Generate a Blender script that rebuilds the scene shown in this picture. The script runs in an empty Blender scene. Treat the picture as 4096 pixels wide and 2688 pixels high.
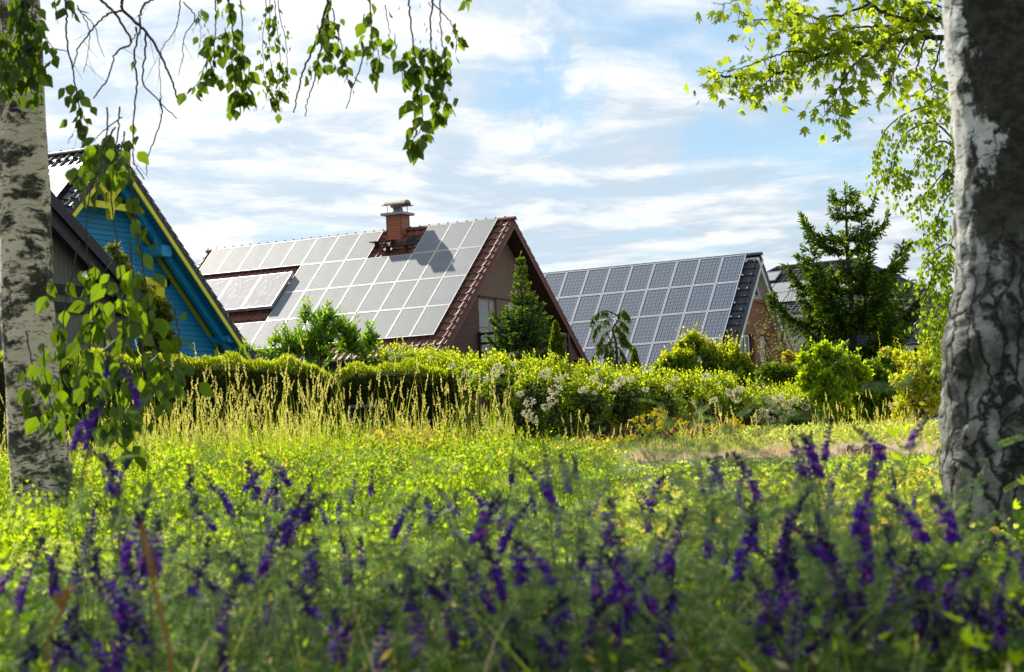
import bpy, math, random
import numpy as np
from mathutils import Matrix, Vector
rnd = random.Random(7)
rng = np.random.default_rng(11)
R = math.radians
def reseed(k):
    global rng
    rnd.seed(k); rng = np.random.default_rng(k)
scene = bpy.context.scene
COL = scene.collection

# ------------------------------------------------------------ camera
PITCH, ROLL, FPX = R(4.34), R(2.27), 9671.0     # 85 mm lens on a 36 mm sensor
r0 = Vector((1, 0, 0)); u0 = Vector((0, -math.sin(PITCH), math.cos(PITCH))); f0 = Vector((0, math.cos(PITCH), math.sin(PITCH)))
cx_, sx_ = math.cos(ROLL), math.sin(ROLL)
CX = cx_ * r0 - sx_ * u0; CY = sx_ * r0 + cx_ * u0; CZ = -f0
cam_data = bpy.data.cameras.new("camera"); cam = bpy.data.objects.new("camera", cam_data); COL.objects.link(cam)
cam.matrix_world = Matrix(((CX[0], CY[0], CZ[0], 0), (CX[1], CY[1], CZ[1], 0), (CX[2], CY[2], CZ[2], 0), (0, 0, 0, 1)))
cam_data.sensor_width = 36.0; cam_data.lens = 85.0; cam_data.clip_start = 0.1; cam_data.clip_end = 3000
cam_data.dof.use_dof = True; cam_data.dof.focus_distance = 78.0; cam_data.dof.aperture_fstop = 11.0
scene.camera = cam

# ------------------------------------------------------------ sky, sun, exposure
SUN_EL, SUN_AZ = R(38.5), R(-33.0)              # azimuth from +y towards +x
sun_dir = Vector((math.cos(SUN_EL) * math.sin(SUN_AZ), math.cos(SUN_EL) * math.cos(SUN_AZ), math.sin(SUN_EL)))
sd = bpy.data.lights.new("sun", 'SUN'); sun = bpy.data.objects.new("sun", sd); COL.objects.link(sun)
sd.energy = 5.0; sd.angle = R(0.6); sd.color = (1.0, 0.93, 0.80)
sun.rotation_euler = sun_dir.to_track_quat('Z', 'Y').to_euler()
scene.view_settings.view_transform = 'Standard'; scene.view_settings.look = 'None'
scene.view_settings.exposure = 0.52; scene.view_settings.gamma = 1.0
scene.cycles.use_denoising = True
try:
    scene.cycles.denoiser = 'OPENIMAGEDENOISE'; scene.cycles.denoising_input_passes = 'RGB_ALBEDO_NORMAL'
except Exception:
    pass
scene.cycles.max_bounces = 8; scene.cycles.transparent_max_bounces = 8
scene.cycles.sample_clamp_indirect = 6.0

class NT:
    """small helper to wire shader nodes"""
    def __init__(s, tree):
        s.t = tree; s.n = tree.nodes; s.l = tree.links; s.n.clear()
    def add(s, typ, ins=None, **kw):
        nd = s.n.new(typ)
        for k, v in kw.items(): setattr(nd, k, v)
        for k, v in (ins or {}).items(): s.put(nd, k, v)
        return nd
    def put(s, nd, k, v):
        sock = nd.inputs[k]
        if isinstance(v, bpy.types.Node): v = v.outputs[0]
        if isinstance(v, bpy.types.NodeSocket): s.l.new(v, sock)
        else: sock.default_value = v
    def math(s, op, a, b=0.0, c=0.0, clamp=False):
        return s.add('ShaderNodeMath', {0: a, 1: b, 2: c}, operation=op, use_clamp=clamp).outputs[0]
    def ramp(s, fac, stops, interp='LINEAR'):
        nd = s.add('ShaderNodeValToRGB', {0: fac}); cr = nd.color_ramp; cr.interpolation = interp
        while len(cr.elements) < len(stops): cr.elements.new(0.5)
        for e, (p, c) in zip(cr.elements, stops):
            e.position = p; e.color = (*c, 1) if len(c) == 3 else c
        return nd.outputs[0]
    def smooth(s, v, a, b):
        return s.add('ShaderNodeMapRange', {'Value': v, 'From Min': a, 'From Max': b}, interpolation_type='SMOOTHSTEP').outputs[0]
    def mixc(s, f, a, b, mode='MIX'):
        nd = s.add('ShaderNodeMix', data_type='RGBA', blend_type=mode)
        for i, v in ((0, f), (6, a), (7, b)):
            if isinstance(v, (tuple, list)) and len(v) == 3: v = (*v, 1)
            s.put(nd, i, v)
        return nd.outputs[2]
    def noise(s, vec, scale, detail=4, rough=.55, dist=0.0, out=0):
        return s.add('ShaderNodeTexNoise', {'Vector': vec, 'Scale': scale, 'Detail': detail, 'Roughness': rough, 'Distortion': dist}).outputs[out]
    def vmap(s, vec, scale=(1, 1, 1), loc=(0, 0, 0)):
        return s.add('ShaderNodeMapping', {'Vector': vec, 'Scale': scale, 'Location': loc}).outputs[0]

world = bpy.data.worlds.new("World"); scene.world = world; world.use_nodes = True
N = NT(world.node_tree)
sky = N.add('ShaderNodeTexSky', sky_type='NISHITA', sun_disc=False, sun_elevation=SUN_EL, sun_rotation=SUN_AZ, altitude=50, air_density=1.0, dust_density=0.3, ozone_density=3.0)
tc = N.add('ShaderNodeTexCoord').outputs['Generated']
sep = N.add('ShaderNodeSeparateXYZ', {0: tc})
den = N.math('ADD', N.math('MAXIMUM', sep.outputs[2], 0.0), 0.16)
cv = N.add('ShaderNodeCombineXYZ', {0: N.math('DIVIDE', sep.outputs[0], den), 1: N.math('DIVIDE', sep.outputs[1], den), 2: 0.0}).outputs[0]
warp = N.noise(N.vmap(cv, (1.0, 1.0, 1)), 1.2, 3, out=1)
cvw = N.add('ShaderNodeVectorMath', {0: cv, 1: N.add('ShaderNodeVectorMath', {0: warp, 3: 0.55}, operation='SCALE').outputs[0]}, operation='ADD').outputs[0]
n1 = N.noise(N.vmap(cvw, (1.0, 0.75, 1), (3.1, 1.7, 0)), 3.2, 9, .58)
n2 = N.noise(N.vmap(cvw, (1.3, 2.5, 1), (0.3, 7.7, 0)), 2.2, 8, .6)
cl = N.math('ADD', N.math('MULTIPLY', n1, .62), N.math('MULTIPLY', n2, .38))
lw = N.add('ShaderNodeVectorMath', {0: N.noise(tc, 26.0, 5, .6, out=1), 1: (.5, .5, .5)}, operation='SUBTRACT').outputs[0]
tcw = N.add('ShaderNodeVectorMath', {0: tc, 1: N.add('ShaderNodeVectorMath', {0: lw, 3: .085}, operation='SCALE').outputs[0]}, operation='ADD').outputs[0]
tcw = N.add('ShaderNodeVectorMath', {0: tcw}, operation='NORMALIZE').outputs[0]
def lobe(d, inner, outer):
    dt = N.add('ShaderNodeVectorMath', {0: tcw, 1: tuple(Vector(d).normalized())}, operation='DOT_PRODUCT').outputs['Value']
    return N.smooth(dt, math.cos(R(outer)), math.cos(R(inner)))
SKYLOBES = []
def ovdir(ox, oy):
    du, dv = ox * 1.72101 - 2048, oy * 1.72101 - 1344
    return (CX * du - CY * dv - CZ * FPX).normalized()
def P(ox, oy, d):
    """the point at depth y = d seen at overview pixel (ox, oy) of the photograph"""
    v = ovdir(ox, oy); return v * (d / v.y)
# clearer gaps and thicker banks where the photograph's sky has them
for (ox, oy, amt, ri, ro) in ((1235, 190, -.17, .0, 1.6), (1330, 235, -.08, .0, 1.2), (1650, 355, -.10, .0, 1.6), (1480, 60, -.06, .2, 2.2), (1180, 320, -.05, .0, 1.6), (1760, 130, -.06, .1, 1.5),
                              (1050, 640, -.05, .2, 2.0), (1850, 420, -.05, .3, 2.0), (700, 300, .05, 1, 4), (150, 250, .10, 2, 6), (1500, 250, .07, .2, 1.6), (1390, 390, .09, .0, .8), (1700, 480, .05, .1, 1.6)):
    cl = N.math('ADD', cl, N.math('MULTIPLY', lobe(ovdir(ox, oy), ri, ro), amt))
cov = N.smooth(cl, .30, .535)
sund = N.add('ShaderNodeVectorMath', {0: tc, 1: tuple(sun_dir)}, operation='DOT_PRODUCT').outputs['Value']
glow = N.math('POWER', N.math('MAXIMUM', sund, 0.0), 2.5)
shade = N.noise(N.vmap(cvw, (1.3, 1.6, 1), (9, 2, 0)), 4.2, 8, .6)
ccol = N.mixc(N.smooth(shade, .40, .64), (.58, .69, .80), (1.0, .995, .98))
cstr = N.math('ADD', .56, N.math('MULTIPLY', glow, .48))
cloud = N.mixc(1.0, ccol, N.add('ShaderNodeCombineColor', {0: cstr, 1: cstr, 2: cstr}).outputs[0], 'MULTIPLY')
skyc = N.mixc(1.0, sky.outputs[0], (.079, .084, .083), 'MULTIPLY')
mixs = N.mixc(N.math('ADD', .14, N.math('MULTIPLY', cov, .84)), skyc, cloud)
bg = N.add('ShaderNodeBackground', {0: mixs, 1: 1.0})
N.add('ShaderNodeOutputWorld', {0: bg.outputs[0]})

# ------------------------------------------------------------ object helpers
def ground_z(x, y):
    y = np.asarray(y, float)
    z = -0.55 + 0.0435 * np.minimum(y, 24.0) + 0.0345 * np.clip(y - 24, 0, 26) + 0.03 * np.clip(y - 50, 0, 50)
    return z + 0.03 * np.sin(np.asarray(x) * .7 + y * .31)
def gz(x, y): return float(ground_z(x, y))

def tag(o, label=None, cat=None, group=None, kind=None):
    if label: o['label'] = label
    if cat: o['category'] = cat
    if group: o['group'] = group
    if kind: o['kind'] = kind
    return o
def empty(name, loc, rz=0.0):
    o = bpy.data.objects.new(name, None); COL.objects.link(o); o.location = loc; o.rotation_euler = (0, 0, rz)
    o.empty_display_size = .2
    return o
def link(name, me, parent=None, loc=(0, 0, 0)):
    o = bpy.data.objects.new(name, me); COL.objects.link(o)
    if parent is not None: o.parent = parent
    o.location = loc
    return o
def make_mesh(name, V, groups, smooth=False):
    """V (n,3); groups: list of (faces (m,k) array, material)"""
    V = np.asarray(V, np.float32)
    me = bpy.data.meshes.new(name)
    mats = []
    tot_l = 0; tot_p = 0; li = []; ls = []; mi = []
    for F, m in groups:
        F = np.asarray(F, np.int32)
        if F.size == 0: continue
        if m not in mats: mats.append(m)
        k = F.shape[1]
        li.append(F.ravel()); ls.append(tot_l + np.arange(len(F), dtype=np.int32) * k)
        mi.append(np.full(len(F), mats.index(m), np.int32))
        tot_l += F.size; tot_p += len(F)
    for m in mats: me.materials.append(m)
    me.vertices.add(len(V)); me.vertices.foreach_set('co', V.ravel())
    me.loops.add(tot_l); me.loops.foreach_set('vertex_index', np.concatenate(li))
    me.polygons.add(tot_p); me.polygons.foreach_set('loop_start', np.concatenate(ls))
    me.polygons.foreach_set('material_index', np.concatenate(mi))
    me.polygons.foreach_set('use_smooth', np.full(tot_p, bool(smooth)))
    me.update(calc_edges=True)
    return me

class MB:
    """collects boxes, prisms and tubes into one mesh"""
    def __init__(s): s.V = []; s.G = {}; s.n = 0
    def add(s, V, F, m):
        V = np.asarray(V, float).reshape(-1, 3)
        for f in F: s.G.setdefault((m, len(f)), []).append([i + s.n for i in f])
        s.V.append(V); s.n += len(V); return s
    def box(s, a, b, m):
        (x0, y0, z0), (x1, y1, z1) = a, b
        V = [(x, y, z) for x in (x0, x1) for y in (y0, y1) for z in (z0, z1)]
        return s.hexa(V, m)
    def hexa(s, V, m):
        """8 corners ordered x,y,z binary"""
        return s.add(V, [(0, 1, 3, 2), (4, 6, 7, 5), (0, 4, 5, 1), (2, 3, 7, 6), (0, 2, 6, 4), (1, 5, 7, 3)], m)
    def prism(s, poly, ax, a, b, m):
        """poly: list of (p,q) in the two axes other than ax, extruded from a to b"""
        V = []
        for t in (a, b):
            for p, q in poly:
                v = [p, q]; v.insert(ax, t); V.append(v)
        n = len(poly)
        F = [tuple(range(n)), tuple(range(2 * n - 1, n - 1, -1))] + [(i, (i + 1) % n, n + (i + 1) % n, n + i) for i in range(n)]
        return s.add(V, F, m)
    def tube(s, pts, rad, m, k=6, cap=True):
        V, F = tube_arrays(pts, rad, k)
        s.add(V, [tuple(f) for f in F], m)
        if cap:
            n = len(pts)
            s.add(V[:k], [tuple(range(k))], m); s.add(V[(n - 1) * k:], [tuple(range(k))], m)
        return s
    def arrays(s, V, F, m):
        return s.add(V, [tuple(int(i) for i in f) for f in F], m)
    def mesh(s, name, smooth=False):
        return make_mesh(name, np.concatenate(s.V), [(f, m) for (m, k), f in s.G.items()], smooth)
    def build(s, name, parent=None, smooth=False, loc=(0, 0, 0)):
        return link(name, s.mesh(name, smooth), parent, loc)

def tube_arrays(pts, rad, k=6):
    pts = np.asarray(pts, float); n = len(pts)
    rad = np.broadcast_to(np.asarray(rad, float), (n,)) if np.ndim(rad) == 0 or len(np.atleast_1d(rad)) == n else np.linspace(rad[0], rad[-1], n)
    T = np.gradient(pts, axis=0); T /= np.linalg.norm(T, axis=1)[:, None] + 1e-9
    ref = np.where(np.abs(T[:, 2:3]) > .9, [[1., 0, 0]], [[0, 0, 1.]])
    A = np.cross(T, ref); A /= np.linalg.norm(A, axis=1)[:, None] + 1e-9
    for i in range(1, n):
        if A[i] @ A[i - 1] < 0: A[i] = -A[i]
    B = np.cross(T, A)
    th = np.linspace(0, 2 * np.pi, k, endpoint=False)
    V = pts[:, None] + rad[:, None, None] * (np.cos(th)[None, :, None] * A[:, None] + np.sin(th)[None, :, None] * B[:, None])
    F = [(i * k + j, i * k + (j + 1) % k, (i + 1) * k + (j + 1) % k, (i + 1) * k + j) for i in range(n - 1) for j in range(k)]
    return V.reshape(-1, 3), np.array(F)
def spline(pts, n):
    """Catmull-Rom through pts"""
    p = np.asarray(pts, float); q = np.vstack([2 * p[0] - p[1], p, 2 * p[-1] - p[-2]])
    t = np.linspace(0, len(p) - 1 - 1e-6, n); i = t.astype(int); f = (t - i)[:, None]
    a, b, c, d = q[i], q[i + 1], q[i + 2], q[i + 3]
    return .5 * (2 * b + (c - a) * f + (2 * a - 5 * b + 4 * c - d) * f ** 2 + (3 * b - a - 3 * c + d) * f ** 3)

def unit(v): return v / (np.linalg.norm(v, axis=-1, keepdims=True) + 1e-9)
def rand_dirs(n): return unit(rng.normal(size=(n, 3)))
def frames(tip, nrm):
    """rotation matrices with y = tip, z close to nrm"""
    y = unit(tip); x = unit(np.cross(y, nrm)); z = np.cross(x, y)
    return np.stack([x, y, z], axis=-1)
def scatter(tv, tf, pos, rot, scl):
    """copies of the template (tv, tf) at pos"""
    tv = np.asarray(tv, float); scl = np.asarray(scl, float)
    if scl.ndim == 0: scl = np.full(len(pos), float(scl))
    sv = scl[:, None, None] * tv[None] if scl.ndim == 1 else scl[:, None, :] * tv[None]
    V = np.einsum('nij,nkj->nki', rot, sv) + pos[:, None]
    k = len(tv); base = (np.arange(len(pos)) * k)[:, None, None]
    Fs = [(np.asarray(f)[None] + base).reshape(-1, np.asarray(f).shape[1]) for f in tf]
    return V.reshape(-1, 3), Fs
def merge(parts):
    """parts: list of (V, [F..], mat) -> V, groups"""
    Vs = []; G = []; n = 0
    for V, Fs, m in parts:
        if len(V) == 0: continue
        Vs.append(V)
        for F in Fs: G.append((np.asarray(F) + n, m))
        n += len(V)
    return np.concatenate(Vs), G
# leaf templates: (verts, [faces]) along +y, unit length
OVATE = ([(0, 0, 0), (-.28, .22, .05), (.28, .22, .05), (-.34, .45, .06), (.34, .45, .06), (-.16, .75, .02), (.16, .75, .02), (0, 1, -.06), (0, .45, 0)],
         [np.array([(8, 0, 2), (8, 2, 4), (8, 4, 6), (8, 6, 7), (8, 7, 5), (8, 5, 3), (8, 3, 1), (8, 1, 0)])])
LANCE = ([(0, 0, 0), (-.16, .4, .04), (0, .42, 0), (.16, .4, .04), (0, 1, -.08)], [np.array([(0, 2, 1), (0, 3, 2), (1, 2, 4), (2, 3, 4)])])
QUADL = ([(0, 0, 0), (-.3, .45, .06), (0, 1, 0), (.3, .45, .06)], [np.array([(0, 3, 2, 1)])])
def star_leaf():
    pts = []; lob = [(-78, .55), (-40, .85), (0, 1.0), (40, .85), (78, .55)]
    pts.append((0, 0, 0)); outline = [(-.10, .02)]
    for i, (a, l) in enumerate(lob):
        a = R(a); c = (0, .28)
        for da, ll in ((-10, .72), (0, 1), (10, .72)):
            outline.append((c[0] + math.sin(a + R(da)) * l * .72 * ll, c[1] + math.cos(a + R(da)) * l * .72 * ll))
        if i < 4:
            a2 = (R(lob[i][0]) + R(lob[i + 1][0])) / 2; outline.append((c[0] + math.sin(a2) * .27, c[1] + math.cos(a2) * .27))
    outline.append((.10, .02))
    V = [(0, .28, 0)] + [(x, y, .10 * (abs(x) ** 1.5)) for x, y in outline]
    n = len(outline); F = np.array([(0, i + 1, (i + 1) % n + 1) for i in range(n)])
    return V, [F]
MAPLE = star_leaf()
def pinnate(n=9, ll=.17, w=.045):
    V = []; F = []
    for i in range(n):
        y = .10 + .9 * i / (n - 1); s = ll * (1 - .45 * abs(i / (n - 1) - .35))
        for sg in (-1, 1):
            b = len(V); V += [(0, y, 0), (sg * s * .5, y + s * .35 + w, .015), (sg * s, y + s * .5, .02), (sg * s * .5, y + s * .2 - w * .6, .0)]
            F.append((b, b + 1, b + 2, b + 3) if sg < 0 else (b, b + 3, b + 2, b + 1))
    b = len(V); V += [(-.008, 0, 0), (.008, 0, 0), (.004, 1.12, 0), (-.004, 1.12, 0)]; F.append((b, b + 1, b + 2, b + 3))
    V = [(x, y, z - .25 * y * y) for x, y, z in V]
    return V, [np.array(F)]
PINNATE = pinnate()

# ------------------------------------------------------------ materials
def newmat(name):
    m = bpy.data.materials.new(name); m.use_nodes = True
    n = NT(m.node_tree); n.out = n.add('ShaderNodeOutputMaterial'); return m, n
def pbr(n, **k):
    b = n.add('ShaderNodeBsdfPrincipled')
    for key, v in k.items():
        key = key.replace('_', ' ')
        if isinstance(v, tuple) and len(v) == 3: v = (*v, 1)
        n.put(b, key, v)
    n.l.new(b.outputs[0], n.out.inputs[0]); return b
def bump(n, h, strength=.4, dist=.02):
    return n.add('ShaderNodeBump', {'Height': h, 'Strength': strength, 'Distance': dist}).outputs[0]
def ocoord(n): return n.add('ShaderNodeTexCoord').outputs['Object']
def plain(name, c, rough=.6, var=.12, scale=6.0, metal=0.0, spec=.4, bmp=.15):
    m, n = newmat(name); t = ocoord(n)
    nz = n.noise(t, scale, 5)
    col = n.mixc(n.smooth(nz, .3, .7), tuple(x * (1 - var) for x in c), tuple(min(1, x * (1 + var)) for x in c))
    b = pbr(n, Base_Color=col, Roughness=rough, Metallic=metal)
    n.put(b, 'Specular IOR Level', spec)
    if bmp: n.put(b, 'Normal', bump(n, n.noise(t, scale * 8, 4), bmp, .01))
    return m
def leafm(name, c1, c2, tr, tfac=.45, gloss=.06, rough=.45):
    gloss *= .5
    """leaf: every leaf its own shade between c1 and c2; light passes through it with colour tr"""
    m, n = newmat(name)
    rp = n.add('ShaderNodeNewGeometry').outputs['Random Per Island']
    col = n.mixc(rp, c1, c2)
    v = n.math('ADD', .48, n.math('MULTIPLY', n.add('ShaderNodeTexWhiteNoise', {0: n.add('ShaderNodeCombineXYZ', {0: rp, 1: 3.7}).outputs[0]}).outputs[0], .84))
    vc = n.add('ShaderNodeCombineColor', {0: v, 1: v, 2: v}).outputs[0]
    d = n.add('ShaderNodeBsdfDiffuse', {0: col})
    t = n.add('ShaderNodeBsdfTranslucent', {0: n.mixc(1.0, tr + (1,) if len(tr) == 3 else tr, vc, 'MULTIPLY')})
    x = n.add('ShaderNodeMixShader', {0: tfac, 1: d, 2: t})
    g = n.add('ShaderNodeBsdfGlossy', {0: (.9, .95, .85, 1), 1: rough})
    y = n.add('ShaderNodeMixShader', {0: gloss, 1: x, 2: g})
    n.l.new(y.outputs[0], n.out.inputs[0]); return m

def bark_birch(name, light, dark, zs, thr, mossy=(.10, .10, .07), fiss=False, sc=1.0):
    m, n = newmat(name); t = ocoord(n)
    w = n.noise(t, 3.0, 3, out=1)
    tw = n.add('ShaderNodeVectorMath', {0: t, 1: n.add('ShaderNodeVectorMath', {0: w, 3: .18}, operation='SCALE').outputs[0]}, operation='ADD').outputs[0]
    big = n.noise(n.vmap(tw, (1.0 * sc, 1.0 * sc, zs)), 3.0, 9, .70)
    lent = n.noise(n.vmap(tw, (9, 9, 46)), 1.6, 4, .6)
    base = n.mixc(n.noise(t, 9, 5), tuple(x * .72 for x in light), light)
    base = n.mixc(n.math('MULTIPLY', n.smooth(lent, .56, .63), .85), base, dark)
    fine = n.noise(n.vmap(tw, (1, 1, 1.8)), 16.0, 6, .7)
    big = n.math('ADD', n.math('MULTIPLY', big, .72), n.math('MULTIPLY', fine, .28))
    patch = n.smooth(big, thr, thr + .055)
    pc = n.mixc(n.smooth(n.noise(t, 26, 6, .7), .40, .62), dark, mossy)
    col = n.mixc(patch, base, pc)
    h = n.math('MULTIPLY', n.noise(n.vmap(tw, (6, 6, 14)), 3, 8, .7), 1.0)
    if fiss:
        # the bark breaks into tall corky plates towards the foot; dark patches grow denser towards +x
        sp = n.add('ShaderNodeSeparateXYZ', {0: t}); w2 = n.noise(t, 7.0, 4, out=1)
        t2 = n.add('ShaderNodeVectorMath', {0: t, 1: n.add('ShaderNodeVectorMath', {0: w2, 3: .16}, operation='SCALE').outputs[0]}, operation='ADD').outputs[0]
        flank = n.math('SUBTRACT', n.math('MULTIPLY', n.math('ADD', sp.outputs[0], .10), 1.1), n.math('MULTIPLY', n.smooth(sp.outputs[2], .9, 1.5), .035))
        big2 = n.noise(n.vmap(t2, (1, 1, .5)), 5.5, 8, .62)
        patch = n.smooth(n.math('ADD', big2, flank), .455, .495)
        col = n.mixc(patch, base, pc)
        vor = n.add('ShaderNodeTexVoronoi', {'Vector': n.vmap(t2, (16, 16, 4.2)), 'Scale': 1.0, 'Randomness': 1.0}, feature='DISTANCE_TO_EDGE').outputs['Distance']
        lowz = n.smooth(n.math('ADD', sp.outputs[2], n.math('MULTIPLY', n.noise(t, 3, 4), .8)), 1.75, 1.15)
        plate = n.mixc(n.smooth(n.noise(n.vmap(t, (1, 1, .6)), 11, 6, .65), .38, .66), (.045, .045, .034), (.31, .315, .28))
        col = n.mixc(n.math('MULTIPLY', lowz, .85), col, plate)
        low = n.math('MULTIPLY', n.smooth(n.math('ADD', vor, n.math('MULTIPLY', n.noise(t, 16, 5), .12)), .19, .06), lowz)
        col = n.mixc(low, col, (.010, .009, .007))
        h = n.math('SUBTRACT', h, n.math('MULTIPLY', low, 2.0))
    b = pbr(n, Base_Color=col, Roughness=.8); n.put(b, 'Normal', bump(n, n.math('ADD', h, n.math('MULTIPLY', patch, .8)), .8, .02))
    return m

M = {}
M['bark'] = bark_birch('white_birch_bark', (.95, .82, .60), (.022, .020, .013), 2.1, .497, (.09, .08, .04))
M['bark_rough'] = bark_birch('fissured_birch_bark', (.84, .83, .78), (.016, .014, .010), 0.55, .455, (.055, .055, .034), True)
M['twig'] = plain('twig_bark', (.045, .032, .028), .7)
M['maple_bark'] = plain('maple_bark', (.045, .036, .026), .8)
M['trunk_brown'] = plain('conifer_bark', (.07, .05, .035), .85)
M['birch_leaf'] = leafm('birch_leaf', (.016, .046, .003), (.040, .085, .006), (.27, .42, .010), .42, .05)
M['birch_leaf_far'] = leafm('birch_leaf_far', (.034, .085, .006), (.065, .125, .010), (.42, .60, .015), .48, .05)
M['maple_leaf'] = leafm('maple_leaf', (.050, .105, .006), (.10, .15, .010), (.60, .76, .02), .52, .05)
M['spruce_dark'] = leafm('spruce_needles', (.014, .040, .005), (.030, .066, .009), (.15, .28, .012), .30, .03)
M['spruce_new'] = leafm('spruce_new_shoots', (.060, .125, .010), (.10, .17, .016), (.42, .58, .02), .4, .03)
M['spruce_blue'] = leafm('blue_spruce_needles', (.018, .060, .020), (.036, .09, .028), (.14, .30, .04), .28, .03)
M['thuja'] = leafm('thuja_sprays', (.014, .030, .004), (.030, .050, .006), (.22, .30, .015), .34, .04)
M['thuja_fresh_lit'] = leafm('thuja_fresh_sunlit_sprays', (.11, .19, .010), (.17, .24, .014), (.70, .80, .02), .5, .04)  # brighter copy; sunlight on the hedge tops is put into this colour
M['thuja_gold'] = leafm('golden_thuja_sprays', (.12, .15, .016), (.20, .21, .02), (.52, .52, .02), .4, .04)
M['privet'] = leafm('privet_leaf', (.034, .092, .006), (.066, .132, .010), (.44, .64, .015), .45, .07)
M['privet_new_lit'] = leafm('privet_new_sunlit_leaf', (.11, .20, .010), (.19, .27, .016), (.85, .95, .025), .52, .06)  # young leaves, colour raised to carry the sun on hedge tops
M['laurel'] = leafm('laurel_leaf', (.034, .105, .008), (.070, .16, .012), (.44, .72, .02), .48, .10)
M['weep'] = leafm('weeping_conifer_sprays', (.070, .115, .012), (.12, .165, .02), (.36, .50, .03), .35, .04)
M['hazel'] = leafm('hazel_leaf', (.055, .130, .006), (.10, .19, .010), (.66, .88, .015), .52, .06)
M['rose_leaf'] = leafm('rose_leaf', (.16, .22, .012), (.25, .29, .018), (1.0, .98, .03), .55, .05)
M['gold_leaf'] = leafm('golden_shrub_leaf', (.30, .25, .02), (.42, .32, .03), (.85, .70, .05), .45, .05)
M['olive_leaf'] = leafm('willow_leaf', (.14, .16, .04), (.20, .20, .06), (.5, .5, .1), .4, .05)
M['blossom'] = leafm('cream_blossom', (.62, .58, .40), (.78, .74, .58), (.8, .76, .5), .3, .02)
M['pink'] = leafm('pink_rose_petal', (.80, .55, .55), (.88, .70, .68), (.9, .7, .68), .35, .02)
M['meadow'] = leafm('meadow_leaf', (.065, .145, .005), (.15, .24, .010), (.68, .92, .010), .52, .05)
M['meadow_shade'] = leafm('shaded_meadow_leaf', (.010, .036, .002), (.030, .075, .004), (.15, .32, .005), .36, .04)  # darker leaf copy; its colour stands for shaded gaps between stems
M['meadow_pale'] = leafm('pale_meadow_leaf', (.20, .27, .045), (.34, .39, .11), (.85, .95, .16), .48, .05)
M['meadow_yel'] = leafm('yellowed_meadow_leaf', (.28, .24, .03), (.40, .30, .04), (.8, .65, .08), .45, .05)
M['vetch_leaf'] = leafm('vetch_leaf', (.030, .062, .026), (.085, .120, .062), (.30, .46, .12), .42, .04)
M['vetch_shade'] = leafm('shaded_vetch_leaf', (.012, .034, .005), (.030, .064, .010), (.14, .26, .014), .38, .04)  # dark copy of the vetch leaf; shade of the gaps painted in
M['vetch_stem'] = plain('vetch_stem', (.10, .13, .05), .6)
M['petal'] = leafm('purple_vetch_petal', (.080, .014, .31), (.165, .030, .45), (.36, .06, .78), .45, .03)
M['petal_tip'] = leafm('pale_vetch_petal', (.34, .09, .46), (.52, .24, .60), (.7, .25, .75), .4, .03)
M['bud'] = leafm('dark_vetch_bud', (.035, .022, .100), (.065, .035, .16), (.12, .05, .30), .25, .03)
M['grass'] = leafm('tall_grass_blade', (.19, .24, .015), (.32, .32, .035), (.68, .78, .04), .48, .04)
M['grass_head'] = leafm('grass_seed_head', (.50, .44, .09), (.64, .56, .17), (.92, .84, .20), .45, .03)
M['dry'] = leafm('dry_grass', (.54, .44, .22), (.70, .58, .34), (.8, .66, .36), .4, .02)
M['dry_pink'] = leafm('reddish_dry_grass', (.58, .36, .25), (.70, .48, .34), (.7, .5, .3), .4, .02)
M['yellow'] = leafm('yellow_ragwort_petal', (.62, .50, .01), (.75, .62, .02), (.8, .65, .02), .35, .02)
M['weed'] = leafm('weed_leaf', (.16, .20, .04), (.24, .26, .06), (.5, .55, .1), .4, .04)
M['thistle'] = leafm('thistle_petal', (.45, .05, .22), (.6, .10, .32), (.6, .1, .3), .3, .02)
M['ochre'] = plain('ochre_dry_stem', (.36, .17, .04), .7)
M['core'] = plain('dark_filler_core', (.020, .022, .010), .95, .3)  # dark solid filler added inside foliage to stop see-through

def ground_mat():
    m, n = newmat('meadow_soil'); t = ocoord(n)
    a = n.mixc(n.smooth(n.noise(t, .6, 6), .35, .65), (.010, .018, .003), (.034, .040, .010))
    d = n.mixc(n.noise(t, 3.0, 6), (.30, .22, .12), (.42, .33, .19))
    sx = n.add('ShaderNodeSeparateXYZ', {0: t})
    f = n.math('MULTIPLY', n.smooth(n.math('ADD', sx.outputs[0], n.noise(t, .5, 3)), 2.2, 3.6), n.math('MULTIPLY', n.smooth(sx.outputs[1], 22, 26), n.smooth(sx.outputs[1], 62, 50)))
    b = pbr(n, Base_Color=n.mixc(f, a, d), Roughness=.95); n.put(b, 'Normal', bump(n, n.noise(t, 14, 8), .6, .05)); return m
M['ground'] = ground_mat()
M['stone'] = plain('sandstone', (.22, .155, .105), .85, .35, 5, bmp=.8)

def brick_mat(name, c1, c2, mortar, bw=.25, bh=.077, ms=.012):
    m, n = newmat(name); t = ocoord(n)
    s = n.add('ShaderNodeSeparateXYZ', {0: t})
    v = n.add('ShaderNodeCombineXYZ', {0: n.math('ADD', s.outputs[1], s.outputs[0]), 1: s.outputs[2]}).outputs[0]
    br = n.add('ShaderNodeTexBrick', {'Vector': v, 'Color1': (*c1, 1), 'Color2': (*c2, 1), 'Mortar': (*mortar, 1), 'Scale': 1.0, 'Mortar Size': ms, 'Brick Width': bw, 'Row Height': bh, 'Bias': 0.0, 'Mortar Smooth': .2})
    col = n.mixc(.35, br.outputs[0], n.mixc(n.noise(t, 5, 6), c1, c2))
    b = pbr(n, Base_Color=col, Roughness=.85); n.put(b, 'Normal', bump(n, n.math('SUBTRACT', n.math('MULTIPLY', n.noise(t, 60, 3), .4), br.outputs['Fac']), .5, .01)); return m
M['brick_dark'] = brick_mat('dark_red_brick', (.105, .045, .038), (.16, .075, .062), (.20, .165, .145))
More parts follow.
